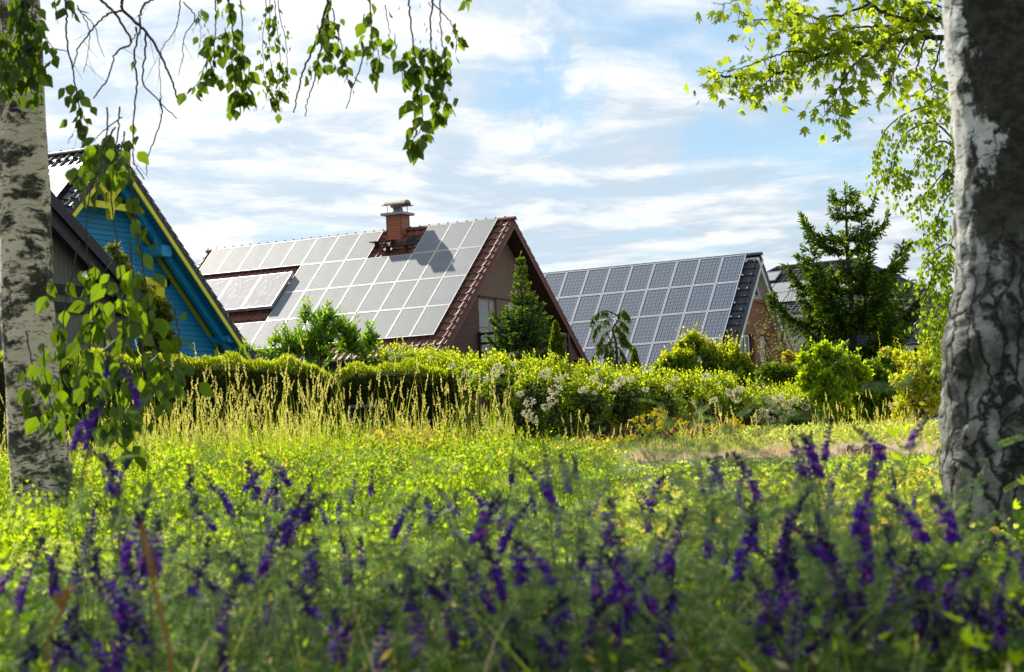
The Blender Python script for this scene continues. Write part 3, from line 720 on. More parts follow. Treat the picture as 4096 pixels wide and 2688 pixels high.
# ---- blue weatherboarded house with yellow trim
def blue_house():
    A = Vector((-10.968, 68.0, 11.085)); th, s = R(29.1), R(41.7); gl = gz(A.x, A.y); zr = A.z - gl; L = 10.5
    root = empty('blue_house', (A.x, A.y, gl), -th)
    tag(root, 'blue weatherboarded gable house with yellow trim behind the left birch', 'house')
    sl = 8.6; zr0 = zr - .10
    rf = MB()
    for side in (-1, 1):
        V, F = tile_roof(side, -L, 0, sl, s, zr0, .30, .36, M['tile_black'], .05, skirt=.20); rf.V.append(V); rf.G.setdefault((M['tile_black'], 4), []).extend((F + rf.n).tolist()); rf.n += len(V)
    roof = rf.build('roof', root)
    rc = MB(); ridge_caps(rc, -L, .02, zr0, M['tile_black'], .12, .42, M['dark_metal']); rc.build('ridge_cap', roof)
    sb = MB()
    for side in (-1, 1): add_roof_slab(sb, side, -L + .05, -.04, sl, s, zr0, -.19, -.27, M['blue_soffit'])
    sb.build('soffit', roof)
    for side in (-1, 1):
        bb = MB(); add_roof_slab(bb, side, -.038, .004, sl, s, zr0, -.202, -.33, M['yellow_paint']); bb.build('bargeboard', roof)
    for side in (-1, 1):
        n = round(sl / .36)
        for c in range(n):
            d = (c + .75) * sl / n; y, z = side * math.cos(s) * d, zr0 - math.sin(s) * d
            ck = MB(); ck.box((.006, y - .03, z - .10), (.03, y + .03, z + .0), M['cap']); ck.build('verge_clip', roof)
    X = -.80; hi = zr0 - .36; hwall = 5.55
    wl = MB()
    holes = [(1.2, 2.50, zr - 5.2, zr - 3.85)]
    gable_wall(wl, X - .25, X, 0, hi, s, hwall, holes, M['blue_board'])
    gable_wall(wl, -L + .5, -L + .75, 0, hi, s, hwall, [], M['blue_board'])
    wl.box((-L + .75, -hwall, 0), (X - .25, -hwall + .25, hi - hwall * math.tan(s)), M['blue_board']); wl.box((-L + .75, hwall - .25, 0), (X - .25, hwall, hi - hwall * math.tan(s)), M['blue_board'])
    wl.build('wall', root)
    tm = MB(); c, n = math.cos(s), math.sin(s)
    for side in (-1, 1):
        V = []
        for x in (X + .003, X + .035):
            for (y, z) in ((0, hi + .02), (hwall, hi + .02 - hwall * math.tan(s))):
                for dz in (-.20, .0): V.append((x, side * y, z + dz))
        tm.hexa(V, M['yellow_paint'])
        zc = hi - hwall * math.tan(s) - .19
        tm.box((X + .003, side * hwall - (.15 if side > 0 else 0), 0), (X + .035, side * hwall + (.15 if side < 0 else 0), zc), M['yellow_paint'])
    tm.build('trim_board', root)
    rb = MB()
    for side in (-1, 1): add_roof_slab(rb, side, -.47, -.33, sl, s, zr0, -.272, -.48, M['blue'])
    rb.build('rafter', root)
    for side in (-1, 1):
        for (y, zt, h, w2) in ((2.30, 2.72, .32, .24), (5.42, 5.22, .20, .24)):
            p = MB(); ch = .05; x0, x1 = X + .004, -.12; z1 = zr - zt; z0 = z1 - h; ya, yb = side * y - w2, side * y + w2
            p.prism([(ya, z0 + ch), (ya + ch, z0), (yb - ch, z0), (yb, z0 + ch), (yb, z1), (ya, z1)], 0, x0, x1, M['blue']); p.build('purlin', root)
    tr = MB(); xa, xb = -.44, -.28; zt = zr - 1.66
    tr.box((xa, -1.62, zt - .19), (xb, 1.50, zt), M['yellow_paint'])
    tr.box((xa + .01, -.12, zt + .002), (xb + .02, .12, zr - .55), M['yellow_paint'])
    tr.prism([(-.11, zt - .192), (.11, zt - .192), (.11, zt - .28), (.075, zt - .33), (.09, zt - .38), (.05, zt - .50), (-.05, zt - .50), (-.09, zt - .38), (-.075, zt - .33), (-.11, zt - .28)], 0, xa + .02, xb + .02, M['yellow_paint'])
    for sg in (-1, 1):
        tr.prism([(sg * .10, zt + .04), (sg * .10, zt + .26), (sg * .62, zt + .80), (sg * .76, zt + .66)], 0, xa + .02, xb - .01, M['yellow_paint'])
    tr.build('gable_truss', root)
    w = window(root, 1.22, 2.48, zr - 5.2, zr - 3.86, X - .10, M['orange_wood'], M['glass'], bars=[('y', 1.9, .06)], fw=.10)
    q = MB(); q.box((X + .004, 1.0, zr - 3.84), (X + .13, 2.98, zr - 3.62), M['yellow_paint']); q.build('lintel', w)
    q = MB(); q.box((X + .004, 2.51, zr - 5.2), (X + .09, 2.92, zr - 3.842), M['yellow_paint']); q.box((X + .004, .82, zr - 5.2), (X + .09, 1.19, zr - 3.842), M['yellow_paint']); q.build('jamb', w)
    q = MB(); q.tube([(X + .002, 3.16, zr - 3.70), (X + .03, 3.16, zr - 3.70)], .13, M['dark_metal'], 16); q.build('vent', root)
    pw, ph = 1.0, 1.6; me = quad_panel('solar_panel', pw - .02, ph - .02, .04, M['alu'], M['pv_sky_pale'])
    for row in range(4):
        for col in range(9):
            o = link('solar_panel', me, root); on_slope(o, -.62 - (col + 1) * pw, .98 + (row + 1) * ph, s, zr, .05)
blue_house()

# ---- dark-trimmed building in front of the blue house
def dark_gable():
    p1 = P(116, 446, 57.0); p2 = P(346, 702, 59.5)          # two points on the dark verge
    th = R(29.1); U = Vector((math.cos(th), -math.sin(th), 0)); Wn = Vector((math.sin(th), math.cos(th), 0))
    # intersect the second sight line with the gable plane through p1
    d = ovdir(346, 702); p2 = d * (p1.dot(U) / d.dot(U))
    run = (p2 - p1).dot(Wn); s = math.atan2(p1.z - p2.z, run)
    back = .9; A = p1 - Wn * back + Vector((0, 0, back * math.tan(s)))
    gl = gz(A.x, A.y); zr = A.z - gl; L = 6.0; hw = 4.6; sl = hw / math.cos(s)
    root = empty('dark_gable_house', (A.x, A.y, gl), -th)
    tag(root, 'house with dark plum roof edge and grey-beige boarded gable partly hidden by the left birch', 'house')
    rb = MB()
    for side in (-1, 1): add_roof_slab(rb, side, -L, -.05, sl, s, zr, -.16, 0, M['dark_metal'])
    roof = rb.build('roof', root)
    vb = MB()
    for side in (-1, 1):
        n = 6
        for k in range(n):
            c0, c1 = sl * k / n + .006, sl * (k + 1) / n - .006
            c, nn = math.cos(s), math.sin(s); V = []
            for x in (-.048, .02):
                for dd in (c0, c1):
                    for h in (-.26, .035): V.append((x, side * (c * dd + nn * h), zr - nn * dd + c * h))
            vb.hexa(V, M['dark_metal'])
        add_roof_slab(vb, side, -.30, -.052, sl, s, zr, -.44, -.162, M['black'])
        add_roof_slab(vb, side, -.14, -.03, sl - .2, s, zr, -.62, -.442, M['dark_metal'])
    vb.build('verge_trim', roof)
    wl = MB(); gable_wall(wl, -.66, -.42, 0, zr - .5, s, hw - .3, [], M['greige'])
    wl.box((-L, -hw + .3, 0), (-.66, -hw + .5, zr - .5 - (hw - .3) * math.tan(s)), M['greige']); wl.build('wall', root)
    bm = MB()
    for z in (2.72, 3.15): bm.box((-.418, -hw + .4, zr - z - .22), (-.33, (z - .6) / math.tan(s), zr - z), M['black'])
    bm.box((-.418, -hw + .4, 0), (-.34, hw - .5, zr - 4.6), M['black'])
    bm.build('beam', root)
    return root
dark_gable()

# ---- hip-roofed house with skylight behind the spruce, and the pale house beside it
def hip_house():
    th = R(33); A = P(1806, 622, 118.0); gl = gz(0, 110); zr = A.z - gl
    root = empty('hip_roof_house', (A.x, A.y, gl), -th)
    tag(root, 'hip-roofed house with blue glazed tiles, skylight and burgundy battens behind the large spruce', 'house')
    hwx, hwy = 3.9, 3.9; s = R(33); zr0 = zr - .05; Lr = 4.4
    ez = zr0 - hwy * math.tan(s)
    # four hip planes as tiled slopes cut to shape
    def slope(pa, pb, ra, rb, nt, nc):
        """tiled surface between eave pa-pb and ridge ra-rb"""
        pa, pb, ra, rb = map(np.array, (pa, pb, ra, rb)); V = []; F = []; ns = 6; nx = nt * ns + 1
        nrm = np.cross(pb - pa, ra - pa); nrm = nrm / np.linalg.norm(nrm); rows = []
        for c in range(nc): rows += [(c / nc, .04), ((c + 1) / nc, .005)]
        width = np.linalg.norm(pb - pa)
        for (f, off) in rows:
            l, r_ = pa + (ra - pa) * f, pb + (rb - pb) * f
            for i in range(nx):
                g = i / (nx - 1); q = pa + (pb - pa) * g + ((ra + rb) / 2 - (pa + pb) / 2) * f
                ex = (pb - pa) / width; lo, hi = (l - pa) @ ex, (r_ - pa) @ ex
                x = min(max((q - pa) @ ex, lo), hi); t = (i % ns) / ns
                q = l + ex * (x - lo); V.append(q + nrm * (off + .05 * max(0, math.cos(math.pi * (t - .5) / .42))))
        for i in range(len(rows) - 1):
            for j in range(nx - 1): F.append((i * nx + j, i * nx + j + 1, (i + 1) * nx + j + 1, (i + 1) * nx + j))
        return V, F
    rm = MB(); x0, x1 = -hwx + .0, Lr + hwx
    c = [(x0, -hwy, ez), (x1, -hwy, ez), (x1, hwy, ez), (x0, hwy, ez)]; ra, rb = (0, 0, zr0), (Lr, 0, zr0)
    rm.add(*slope(c[0], c[1], ra, rb, 44, 20), M['tile_blue']); rm.add(*slope(c[1], c[2], rb, rb, 36, 20), M['tile_blue'])
    rm.add(*slope(c[2], c[3], rb, ra, 44, 20), M['tile_blue']); rm.add(*slope(c[3], c[0], ra, ra, 36, 20), M['tile_blue'])
    roof = rm.build('roof', root)
    h = MB(); h.tube([ra, rb], .14, M['tile_blue'], 8)
    for e, t in ((c[0], ra), (c[1], rb), (c[2], rb), (c[3], ra)): h.tube([e, t], .12, M['tile_blue'], 8)
    h.build('ridge_cap', roof)
    g = MB()
    for a, b in zip(c, c[1:] + c[:1]): g.tube([Vector(a) + Vector((0, 0, -.05)), Vector(b) + Vector((0, 0, -.05))], .09, M['fence_grey'], 8)
    g.build('gutter', roof)
    so = MB(); so.box((x0 + .05, -hwy + .05, ez - .28), (x1 - .05, hwy - .05, ez - .1), M['white']); so.build('soffit', roof)
    w = MB(); w.box((x0 + .6, -hwy + .6, 0), (x1 - .6, hwy - .6, ez - .282), M['grey_wall']); w.build('wall', root)
    bt = MB(); bt.box((x1 - .598, -hwy + .7, 0), (x1 - .53, hwy - .8, ez - .29), M['burgundy']); bt.box((x1 - 2.2, -hwy + .53, 0), (x1 - .7, -hwy + .598, ez - .29), M['burgundy']); bt.build('cladding', root)
    me = quad_panel('skylight', .80, .95, .10, M['fence_grey'], M['pv_sky_pale'], .07); o = link('skylight', me, roof)
    def lay(o, x, d, off):
        o.location = (x, -(math.cos(s) * d + math.sin(s) * off), zr0 - math.sin(s) * d + math.cos(s) * off); o.rotation_euler = (s, 0, 0)
    lay(o, -.25, 1.55, .07)
    me = quad_panel('solar_panel', 1.64, 1.0, .04, M['steel'], M['pv_sky_pale'], .015)
    for r_ in range(2):
        for k in range(4):
            x = -1.0 - .5 * r_ + k * 1.66
            o = link('solar_panel', me, root); lay(o, x, 2.75 + r_ * 1.02, .07)
hip_house()
def pale_house():
    p = P(2140, 770, 112); th = R(33); gl = gz(0, 110); zr = p.z + 1.0 - gl
    root = empty('pale_house', (p.x, p.y, gl), -th)
    tag(root, 'low pale grey house with dark glazed roof tiles beside the right birch', 'house')
    s = R(30); L = 9.0; rf = MB()
    for side in (-1, 1):
        V, F = tile_roof(side, -L / 2, L / 2, 3.4, s, zr, .33, .40, M['tile_blue'], .06); rf.V.append(V); rf.G.setdefault((M['tile_blue'], 4), []).extend((F + rf.n).tolist()); rf.n += len(V)
    roof = rf.build('roof', root)
    g = MB(); e = 3.4 * math.cos(s); ez = zr - 3.4 * math.sin(s)
    g.tube([(-L / 2, -e - .04, ez - .04), (L / 2, -e - .04, ez - .04)], .08, M['fence_grey'], 8); g.build('gutter', roof)
    f = MB(); f.box((-L / 2, -e + .02, ez - .34), (L / 2, e - .02, ez - .12), M['white']); f.build('fascia', roof)
    w = MB(); w.box((-L / 2 + .3, -e + .35, 0), (L / 2 - .3, e - .35, ez - .342), M['grey_wall']); w.build('wall', root)
pale_house()

# ------------------------------------------------------------ ground
def build_ground():
    ys = np.concatenate([np.linspace(-40, 0, 9)[:-1], np.linspace(0, 70, 141)[:-1], np.linspace(70, 140, 29)[:-1], np.linspace(140, 900, 12)])
    xs = np.concatenate([np.linspace(-700, -40, 8)[:-1], np.linspace(-40, 40, 81)[:-1], np.linspace(40, 700, 8)])
    X, Y = np.meshgrid(xs, ys); Z = ground_z(X, Y)
    Z = Z + np.where((Y > 2) & (Y < 60), rng.normal(0, .02, Z.shape), 0)
    nx = len(xs); i, j = np.meshgrid(np.arange(len(ys) - 1), np.arange(nx - 1), indexing='ij'); a = (i * nx + j).ravel()
    me = make_mesh('ground', np.stack([X, Y, Z], -1).reshape(-1, 3), [(np.stack([a, a + 1, a + nx + 1, a + nx], 1), M['ground'])], True)
    tag(link('ground', me), 'sloping meadow ground rising to the gardens', None, None, 'structure')
build_ground()

# ------------------------------------------------------------ trees
def foliage(name, parent, parts, loc=(0, 0, 0)):
    V, G = merge(parts); return link(name, make_mesh(name, V, G), parent, loc)
def hang_leaves(pts, n, size, spread, tpl, mat, droop=1.0, sz_var=.3, t0=0.0, t1=1.0, base=None):
    """leaves on short stalks along a twig, tips hanging down"""
    pts = np.asarray(pts); t = rng.uniform(t0, t1, n) * (len(pts) - 1); i = np.clip(t.astype(int), 0, len(pts) - 2); f = (t - i)[:, None]
    pos = pts[i] * (1 - f) + pts[i + 1] * f
    off = rand_dirs(n) * spread * rng.uniform(.1, 1, (n, 1)); off[:, 2] -= spread * .4 * droop
    pos = pos + off
    tip = unit(rand_dirs(n) * .75 + np.array([0, 0, -1.0]) * droop + unit(off) * .3)
    rot = frames(tip, rand_dirs(n))
    V, Fs = scatter(tpl[0], tpl[1], pos, rot, size * rng.uniform(1 - sz_var, 1 + sz_var, n))
    return (V, Fs, mat)
def stalks(pts, n, ln, rad, mat):
    """thin side shoots"""
    pts = np.asarray(pts); out = []
    for _ in range(n):
        k = rnd.randrange(1, len(pts)); p = pts[k]; d = np.array([rnd.gauss(0, .5), rnd.gauss(0, .5), -abs(rnd.gauss(.6, .3))]) * ln
        V, F = tube_arrays([p, p + d * .5 + [0, 0, -.02], p + d + [0, 0, -ln * .3]], [rad, rad * .8, rad * .5], 4); out.append((V, [F], mat))
    return out
def trunk_mesh(pts, rads, k, mat, rough=.03, fis=0.0, seed=0):
    """tapered trunk with an uneven outline"""
    rs = np.random.default_rng(seed); n = len(pts) * 10
    c = spline(pts, n); r = np.interp(np.linspace(0, 1, n), np.linspace(0, 1, len(rads)), rads)
    th = np.linspace(0, 2 * np.pi, k, endpoint=False); z = np.arange(n)[:, None] / n
    d = np.zeros((n, k))
    for a in range(1, 6):
        d += rs.normal(0, rough / a) * np.sin(a * th[None] + rs.uniform(0, 6) + 3 * np.sin(z * rs.uniform(4, 14) + rs.uniform(0, 6)))
    nz = rs.normal(0, 1, (n, k))
    for _ in range(2): nz = (nz + np.roll(nz, 1, 0) + np.roll(nz, -1, 0) + np.roll(nz, 1, 1)) / 3.0
    d += nz * fis
    rr = r[:, None] * (1 + d)
    V = c[:, None] + np.stack([rr * np.cos(th), rr * np.sin(th), 0 * rr], -1)
    i, j = np.meshgrid(np.arange(n - 1), np.arange(k), indexing='ij')
    a = i * k + j; b = i * k + (j + 1) % k
    F = np.stack([a, b, b + k, a + k], -1).reshape(-1, 4)
    top = np.arange((n - 1) * k, n * k)[None]
    return make_mesh('trunk', V.reshape(-1, 3), [(F, mat), (top, mat)], True)

# ---- the left birch: trunk, drooping twigs and the crown above
def left_birch():
    D = 13.0
    ctr = [(107, 1262), (106, 1190), (98, 1100), (85, 1000), (75, 900), (66, 760), (63, 600), (58, 420), (50, 250), (42, 60), (36, -120)]
    wid = [200, 158, 142, 133, 128, 126, 124, 118, 112, 106, 100]
    pts = [P(x, y, D) for x, y in ctr]; rad = [w * 1.721 / FPX * D / 2 for w in wid]
    v = unit(np.array(pts[-1] - pts[-3])); p = np.array(pts[-1])
    for k in range(1, 9): p = p + np.array([v[0] * .3 * (1 - k / 10), 0.03, 1]) * 1.05; pts.append(Vector(p)); rad.append(.10 * (1 - k / 9.2))
    base = Vector((pts[0].x, pts[0].y, gz(pts[0].x, D)))
    pts[0] = base + Vector((0, 0, -.05))
    root = empty('birch_tree', base); tag(root, 'white birch with smooth pale bark and drooping leafy twigs', 'tree')
    loc = [q - base for q in pts]
    link('trunk', trunk_mesh(loc, rad, 40, M['bark'], .018, .012, 3), root)
    B = np.array(base)
    def twig(path, d0, d1, nl, size, r=.004, spread=.05, t0=0.0, t1=1.0, mat='birch_leaf', catk=0, side=0):
        n = len(path); q = spline([np.array(P(x, y, d0 + (d1 - d0) * i / max(1, n - 1))) - B for i, (x, y) in enumerate(path)], max(8, 6 * n))
        q = q + rng.normal(0, .0025, q.shape)
        V, F = tube_arrays(q, np.linspace(r, r * .45, len(q)), 5); parts = [(V, [F], M['twig'])] + stalks(q, side, .12, .0013, M['twig'])
        o = foliage('twig', root, parts)
        if nl:
            lp = [hang_leaves(q, nl, size, spread, OVATE, M[mat], t0=t0, t1=t1)]
            if catk: lp.append(hang_leaves(q, catk, .035, spread * 1.6, ([(0, 0, 0), (-.09, .3, 0), (0, 1, 0), (.09, .3, 0), (0, .4, .08)], [np.array([(0, 4, 1), (1, 4, 2), (2, 4, 3), (3, 4, 0)])]), M['twig']))
            foliage('leaves', o, lp)
    s = lambda L, k=3.84: [(x / k, y / k) for x, y in L]
    c8 = lambda L: [(406.8 + x * .3174, y * .3174) for x, y in L]
    # bare twigs against the sky
    twig(s([(860, -60), (900, 0), (1020, 110), (1080, 200), (1170, 380), (1040, 465), (970, 680), (830, 880)]), 12.6, 12.2, 0, .05, .0085, side=2)
    twig(s([(1085, -60), (1092, 0), (1098, 90), (1240, 220), (1320, 300), (1430, 480), (1490, 620), (1560, 780), (1585, 915)]), 12.5, 12.4, 0, .05, .010, side=3)
    twig(s([(1098, 95), (1010, 110), (940, 140), (850, 230), (740, 370), (690, 450), (660, 600)]), 12.5, 12.2, 0, .05, .007, side=2)
    twig(s([(1400, -30), (1290, 40), (1250, 150), (1250, 250), (1200, 480), (1220, 730), (1200, 960), (1190, 1250), (1190, 1420), (1210, 1480), (1290, 1600)]), 12.4, 12.0, 3, .075, .007, .03, .3, .75, side=4)
    twig(s([(1300, 300), (1295, 500), (1275, 740), (1420, 900), (1580, 1065)]), 12.5, 12.5, 0, .05, .006)
    twig(s([(1210, 240), (1215, 300), (1170, 380)]), 12.4, 12.4, 0, .05, .006)
    twig(s([(690, 50), (760, 180), (800, 300), (780, 500), (740, 650)]), 13.5, 13.5, 0, .05, .004, side=3)
    twig(s([(750, 120), (850, 250), (880, 380), (930, 510)]), 13.5, 13.5, 0, .05, .0035)
    twig(s([(1430, 880), (1440, 1030), (1380, 1250), (1310, 1420), (1310, 1560)]), 12.5, 12.4, 0, .05, .005)
    twig(s([(1610, 10), (1600, 130), (1560, 280), (1450, 420), (1420, 600), (1440, 880)]), 12.8, 12.6, 0, .05, .004, side=3)
    twig(s([(1640, 20), (1740, 150), (1640, 340), (1630, 520), (1590, 680)]), 13.2, 13.2, 0, .05, .004, side=2)
    twig(s([(1090, 1040), (900, 1190), (840, 1260)]), 12.2, 12.2, 0, .05, .004)
    twig(s([(660, 1190), (600, 1280)]), 12.2, 12.2, 0, .05, .003)
    twig(s([(380, 430), (480, 440), (600, 455)]), 12.9, 12.4, 0, .05, .005)
    twig(s([(480, -40), (500, 100), (515, 205)]), 12.6, 12.6, 3, .06, .003, .02)
    # leafy clusters
    twig(s([(560, -80), (600, 130), (590, 300), (620, 500), (660, 680), (690, 850), (715, 1050), (715, 1150), (735, 1290)]), 12.3, 12.2, 34, .066, .006, .075, .52, .86, side=4)
    twig(s([(540, -60), (600, 20), (640, 90)]), 12.3, 12.3, 9, .075, .004, .05)
    for k in range(7):
        x0 = rnd.uniform(-5, 85); twig([(x0, -60), (x0 + rnd.uniform(-8, 14), 50), (x0 + rnd.uniform(-10, 25), 120), (x0 + rnd.uniform(-12, 35), rnd.uniform(160, 245))], 12.5, 12.3, 26, .078, .004, .07)
    twig([(30, -40), (70, 30), (110, 90), (135, 140)], 12.3, 12.2, 14, .07, .004, .05)
    twig(c8([(330, -80), (390, 0), (410, 150), (430, 300), (420, 450), (440, 600), (450, 780)]), 12.0, 12.0, 60, .074, .005, .085, .0, .97, catk=6)
    twig(c8([(300, -40), (300, 150), (290, 300), (270, 420), (290, 520)]), 12.0, 12.0, 26, .07, .004, .07, .3, 1, catk=6)
    twig(c8([(480, -40), (490, 200), (500, 420), (510, 600), (540, 720)]), 12.0, 12.0, 30, .07, .004, .06, .3, 1, catk=4)
    twig(c8([(200, 60), (170, 130), (190, 220), (180, 330)]), 12.0, 12.0, 10, .055, .003, .05, catk=4)
    twig(c8([(240, 400), (190, 560), (140, 640), (80, 690)]), 12.0, 12.0, 13, .065, .003, .04)
    for dx in (-60, -10, 60, 110):
        twig(c8([(700 + dx * .5, -60), (700 + dx * .6, 120), (700 + dx, 300), (710 + dx, 480), (715 + dx * .8, 640), (735 + dx * .3, 800 - abs(dx))]), 14.5, 14.5, 26, .052, .003, .06, .1, 1, mat='birch_leaf', catk=14)
    twig(c8([(1130, -40), (1105, 60), (1060, 230), (1000, 380), (940, 520), (900, 680), (870, 820)]), 12.3, 12.3, 8, .07, .008, .05, .0, .35)
    twig(c8([(1110, 100), (1075, 330), (1045, 450), (1020, 590), (975, 720), (955, 855)]), 12.5, 12.5, 22, .066, .006, .06, .05, .5, catk=4)
    twig(c8([(1150, 60), (1180, 200), (1220, 340), (1240, 450), (1260, 530)]), 12.5, 12.5, 30, .062, .004, .06, .1, 1, catk=8)
    twig(c8([(1120, 60), (1130, 250), (1120, 400)]), 12.5, 12.5, 16, .062, .004, .05, catk=2)
    twig(c8([(1410, -60), (1430, 60), (1440, 250), (1450, 400), (1460, 510)]), 12.2, 12.2, 24, .072, .004, .06, .0, 1, catk=5)
    twig(c8([(1540, 40), (1560, 180), (1580, 300)]), 12.2, 12.2, 7, .07, .003, .04)
    twig(c8([(1370, 300), (1372, 430), (1310, 620), (1255, 790)]), 12.4, 12.6, 4, .06, .005, .03, 0, .3)
    twig(c8([(1470, 300), (1500, 440), (1515, 470)]), 12.2, 12.2, 5, .06, .003, .03)
    twig(c8([(1700, -60), (1720, 100), (1740, 300), (1760, 450), (1790, 620), (1810, 800), (1800, 950), (1740, 1015)]), 12.0, 12.0, 46, .076, .005, .07, .28, 1, catk=12)
    twig(c8([(1890, -60), (1870, 200), (1880, 350), (1890, 520), (1900, 680), (1890, 880)]), 12.0, 12.0, 40, .074, .005, .07, .3, 1, catk=8)
    twig(c8([(1940, -40), (1945, 200), (1960, 330), (1980, 480), (1960, 600), (1955, 740)]), 12.0, 12.0, 24, .072, .004, .06, .3, 1, catk=6)
    twig(c8([(1870, 10), (1960, 100), (2030, 180), (2060, 260), (2060, 380)]), 12.0, 12.0, 14, .06, .004, .05, .5, 1, catk=8)
    twig(c8([(1690, 380), (1660, 480), (1680, 600), (1740, 680)]), 12.0, 12.0, 9, .07, .003, .04)
    twig(c8([(2120, -40), (2150, 10)]), 12.0, 12.0, 3, .07, .003, .02)
    # the long strands in front of the blue house
    strands = [([(248, 250), (246, 320), (215, 420), (200, 540), (215, 700), (205, 860), (215, 935)], 38),
               ([(278, 250), (275, 310), (255, 420), (272, 560), (285, 700), (285, 860), (285, 1030)], 46),
               ([(300, 340), (310, 480), (330, 600), (350, 750), (372, 850), (385, 930)], 26),
               ([(185, 560), (150, 720), (140, 850), (128, 985)], 24), ([(120, 560), (115, 640), (112, 690)], 4),
               ([(60, 770), (75, 860), (70, 920)], 10), ([(100, 800), (110, 900), (128, 990)], 16),
               ([(405, 720), (418, 800), (408, 880)], 12), ([(330, 760), (330, 860), (318, 960)], 18), ([(230, 640), (240, 780), (250, 900), (262, 990)], 30), ([(190, 780), (175, 880), (165, 980)], 18),
               ([(262, 300), (235, 380), (225, 430)], 12), ([(268, 296), (245, 335), (222, 372)], 15), ([(290, 308), (282, 345), (274, 378)], 12), ([(228, 335), (205, 375), (186, 425)], 11), ([(285, 330), (270, 400), (262, 440)], 5), ([(300, 560), (315, 680), (330, 720)], 10), ([(345, 820), (395, 850), (425, 880)], 12)]
    for kk, (path, nl) in enumerate(strands):
        d = rnd.uniform(11.2, 12.2); twig(path, d, d - .2, int(nl * 1.35), .088, .0045, .09, .56 if kk < 2 else .14, 1.0, side=3)
    # upper limbs and crown
    limbs = []; lp = []
    for k in range(44):
        h = rnd.uniform(5.0, 10.2); a = rnd.uniform(0, 6.283); L = rnd.uniform(1.4, 3.6) * (1.15 - .05 * h)
        kk = min(len(loc) - 1, max(0, sum(1 for q in loc if q.z < h))); o0 = np.array([loc[kk].x, loc[kk].y, h])
        dv = np.array([math.cos(a), math.sin(a), .75]); e = o0 + dv * L; tipz = e + np.array([math.cos(a), math.sin(a), -.2]) * L * .3
        q = spline([o0, o0 + dv * L * .5 + [0, 0, .1], e, tipz], 14); V, F = tube_arrays(q, np.linspace(.028, .006, 14), 5); limbs.append((V, [F], M['twig']))
        for j in range(6):
            s0 = q[rnd.randrange(5, 14)]; ln = rnd.uniform(.5, 1.1) if s0[2] > 5.5 else rnd.uniform(.2, .5)
            tw = spline([s0, s0 + [rnd.gauss(0, .15), rnd.gauss(0, .15), .05], s0 + [rnd.gauss(0, .25), rnd.gauss(0, .25), -ln]], 8)
            lp.append(hang_leaves(tw, 20, .085, .13, OVATE, M['birch_leaf']))
    foliage('branch', root, limbs); foliage('crown', root, lp)
reseed(21); left_birch()

# ---- a second birch of the same row, farther left: its crown shades the nearest flowers
def row_birch():
    x0, y0 = -5.7, 12.4; base = Vector((x0, y0, gz(x0, y0))); root = empty('birch_tree', base); tag(root, 'slim birch left of the pale-barked one, its crown shading the nearest flowers', 'tree')
    loc = [Vector((0, 0, -.05)), Vector((.1, 0, 2.5)), Vector((0, .1, 5)), Vector((.1, 0, 8)), Vector((.1, 0, 11))]
    link('trunk', trunk_mesh(loc, [.15, .12, .10, .06, .015], 24, M['bark'], .02, .012, 12), root); lm = []; lp = []
    for k in range(46):
        h = rnd.uniform(6.8, 10.6); a = rnd.uniform(0, 6.283); L = rnd.uniform(.8, 2.5); o0 = np.array([.05, 0, h]); dv = np.array([math.cos(a), math.sin(a), .55]); q = spline([o0, o0 + dv * L * .5, o0 + dv * L, o0 + dv * L * 1.15 + [0, 0, -.3]], 12)
        V, F = tube_arrays(q, np.linspace(.028, .005, 12), 5); lm.append((V, [F], M['twig']))
        for j in range(9):
            s0 = q[rnd.randrange(3, 12)]; tw = spline([s0, s0 + [rnd.gauss(0, .15), rnd.gauss(0, .15), .03], s0 + [rnd.gauss(0, .22), rnd.gauss(0, .22), -rnd.uniform(.3, .8)]], 8); lp.append(hang_leaves(tw, 22, .085, .14, OVATE, M['birch_leaf']))
    foliage('branch', root, lm); foliage('crown', root, lp)
reseed(22); row_birch()

# ---- the right birch: close, thick and fissured
def right_birch():
    D = 8.3; k = 1.721 / FPX * D
    edge = [(2225, 1330), (2205, 1250), (2196, 1150), (2192, 1060), (2193, 960), (2192, 860), (2190, 785), (2203, 725), (2222, 640), (2222, 520), (2218, 400), (2210, 260), (2200, 120), (2192, 0), (2186, -120)]
    wid = [315, 318, 316, 312, 306, 300, 296, 290, 280, 274, 270, 266, 262, 258, 254]
    pts = [P(x + w / 2, y, D) for (x, y), w in zip(edge, wid)]; rad = [w * k / 2 for w in wid]
    rad[0] *= 1.0
    base = Vector((pts[0].x, D, gz(pts[0].x, D))); pts[0] = base - Vector((0, 0, .05))
    p = pts[-1]
    for i in range(1, 6): pts.append(p + Vector((-.04 * i, .02 * i, i * 1.3))); rad.append(rad[14] * (1 - i / 6))
    root = empty('birch_tree', base); tag(root, 'thick old birch trunk with dark fissured bark close to the camera', 'tree')
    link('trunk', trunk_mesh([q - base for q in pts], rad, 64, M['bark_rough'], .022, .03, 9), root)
    lm = []; lp = []
    for i in range(26):
        h = rnd.uniform(3.2, 8); a = rnd.uniform(-1.9, 1.9); L = rnd.uniform(.9, 2.0); o0 = np.array([0, 0, h]); dv = np.array([math.cos(a), math.sin(a), .7]); q = spline([o0, o0 + dv * L * .5, o0 + dv * L, o0 + dv * L * 1.2 + [0, 0, -.3]], 12)
        V, F = tube_arrays(q, np.linspace(.03, .006, 12), 5); lm.append((V, [F], M['twig']))
        for j in range(6):
            s0 = q[rnd.randrange(5, 12)]; tw = spline([s0, s0 + [.1, 0, 0], s0 + [rnd.gauss(0, .2), rnd.gauss(0, .2), -rnd.uniform(.2, .5)]], 8); lp.append(hang_leaves(tw, 16, .08, .12, OVATE, M['birch_leaf']))
    foliage('branch', root, lm); foliage('crown', root, lp)
reseed(23); right_birch()

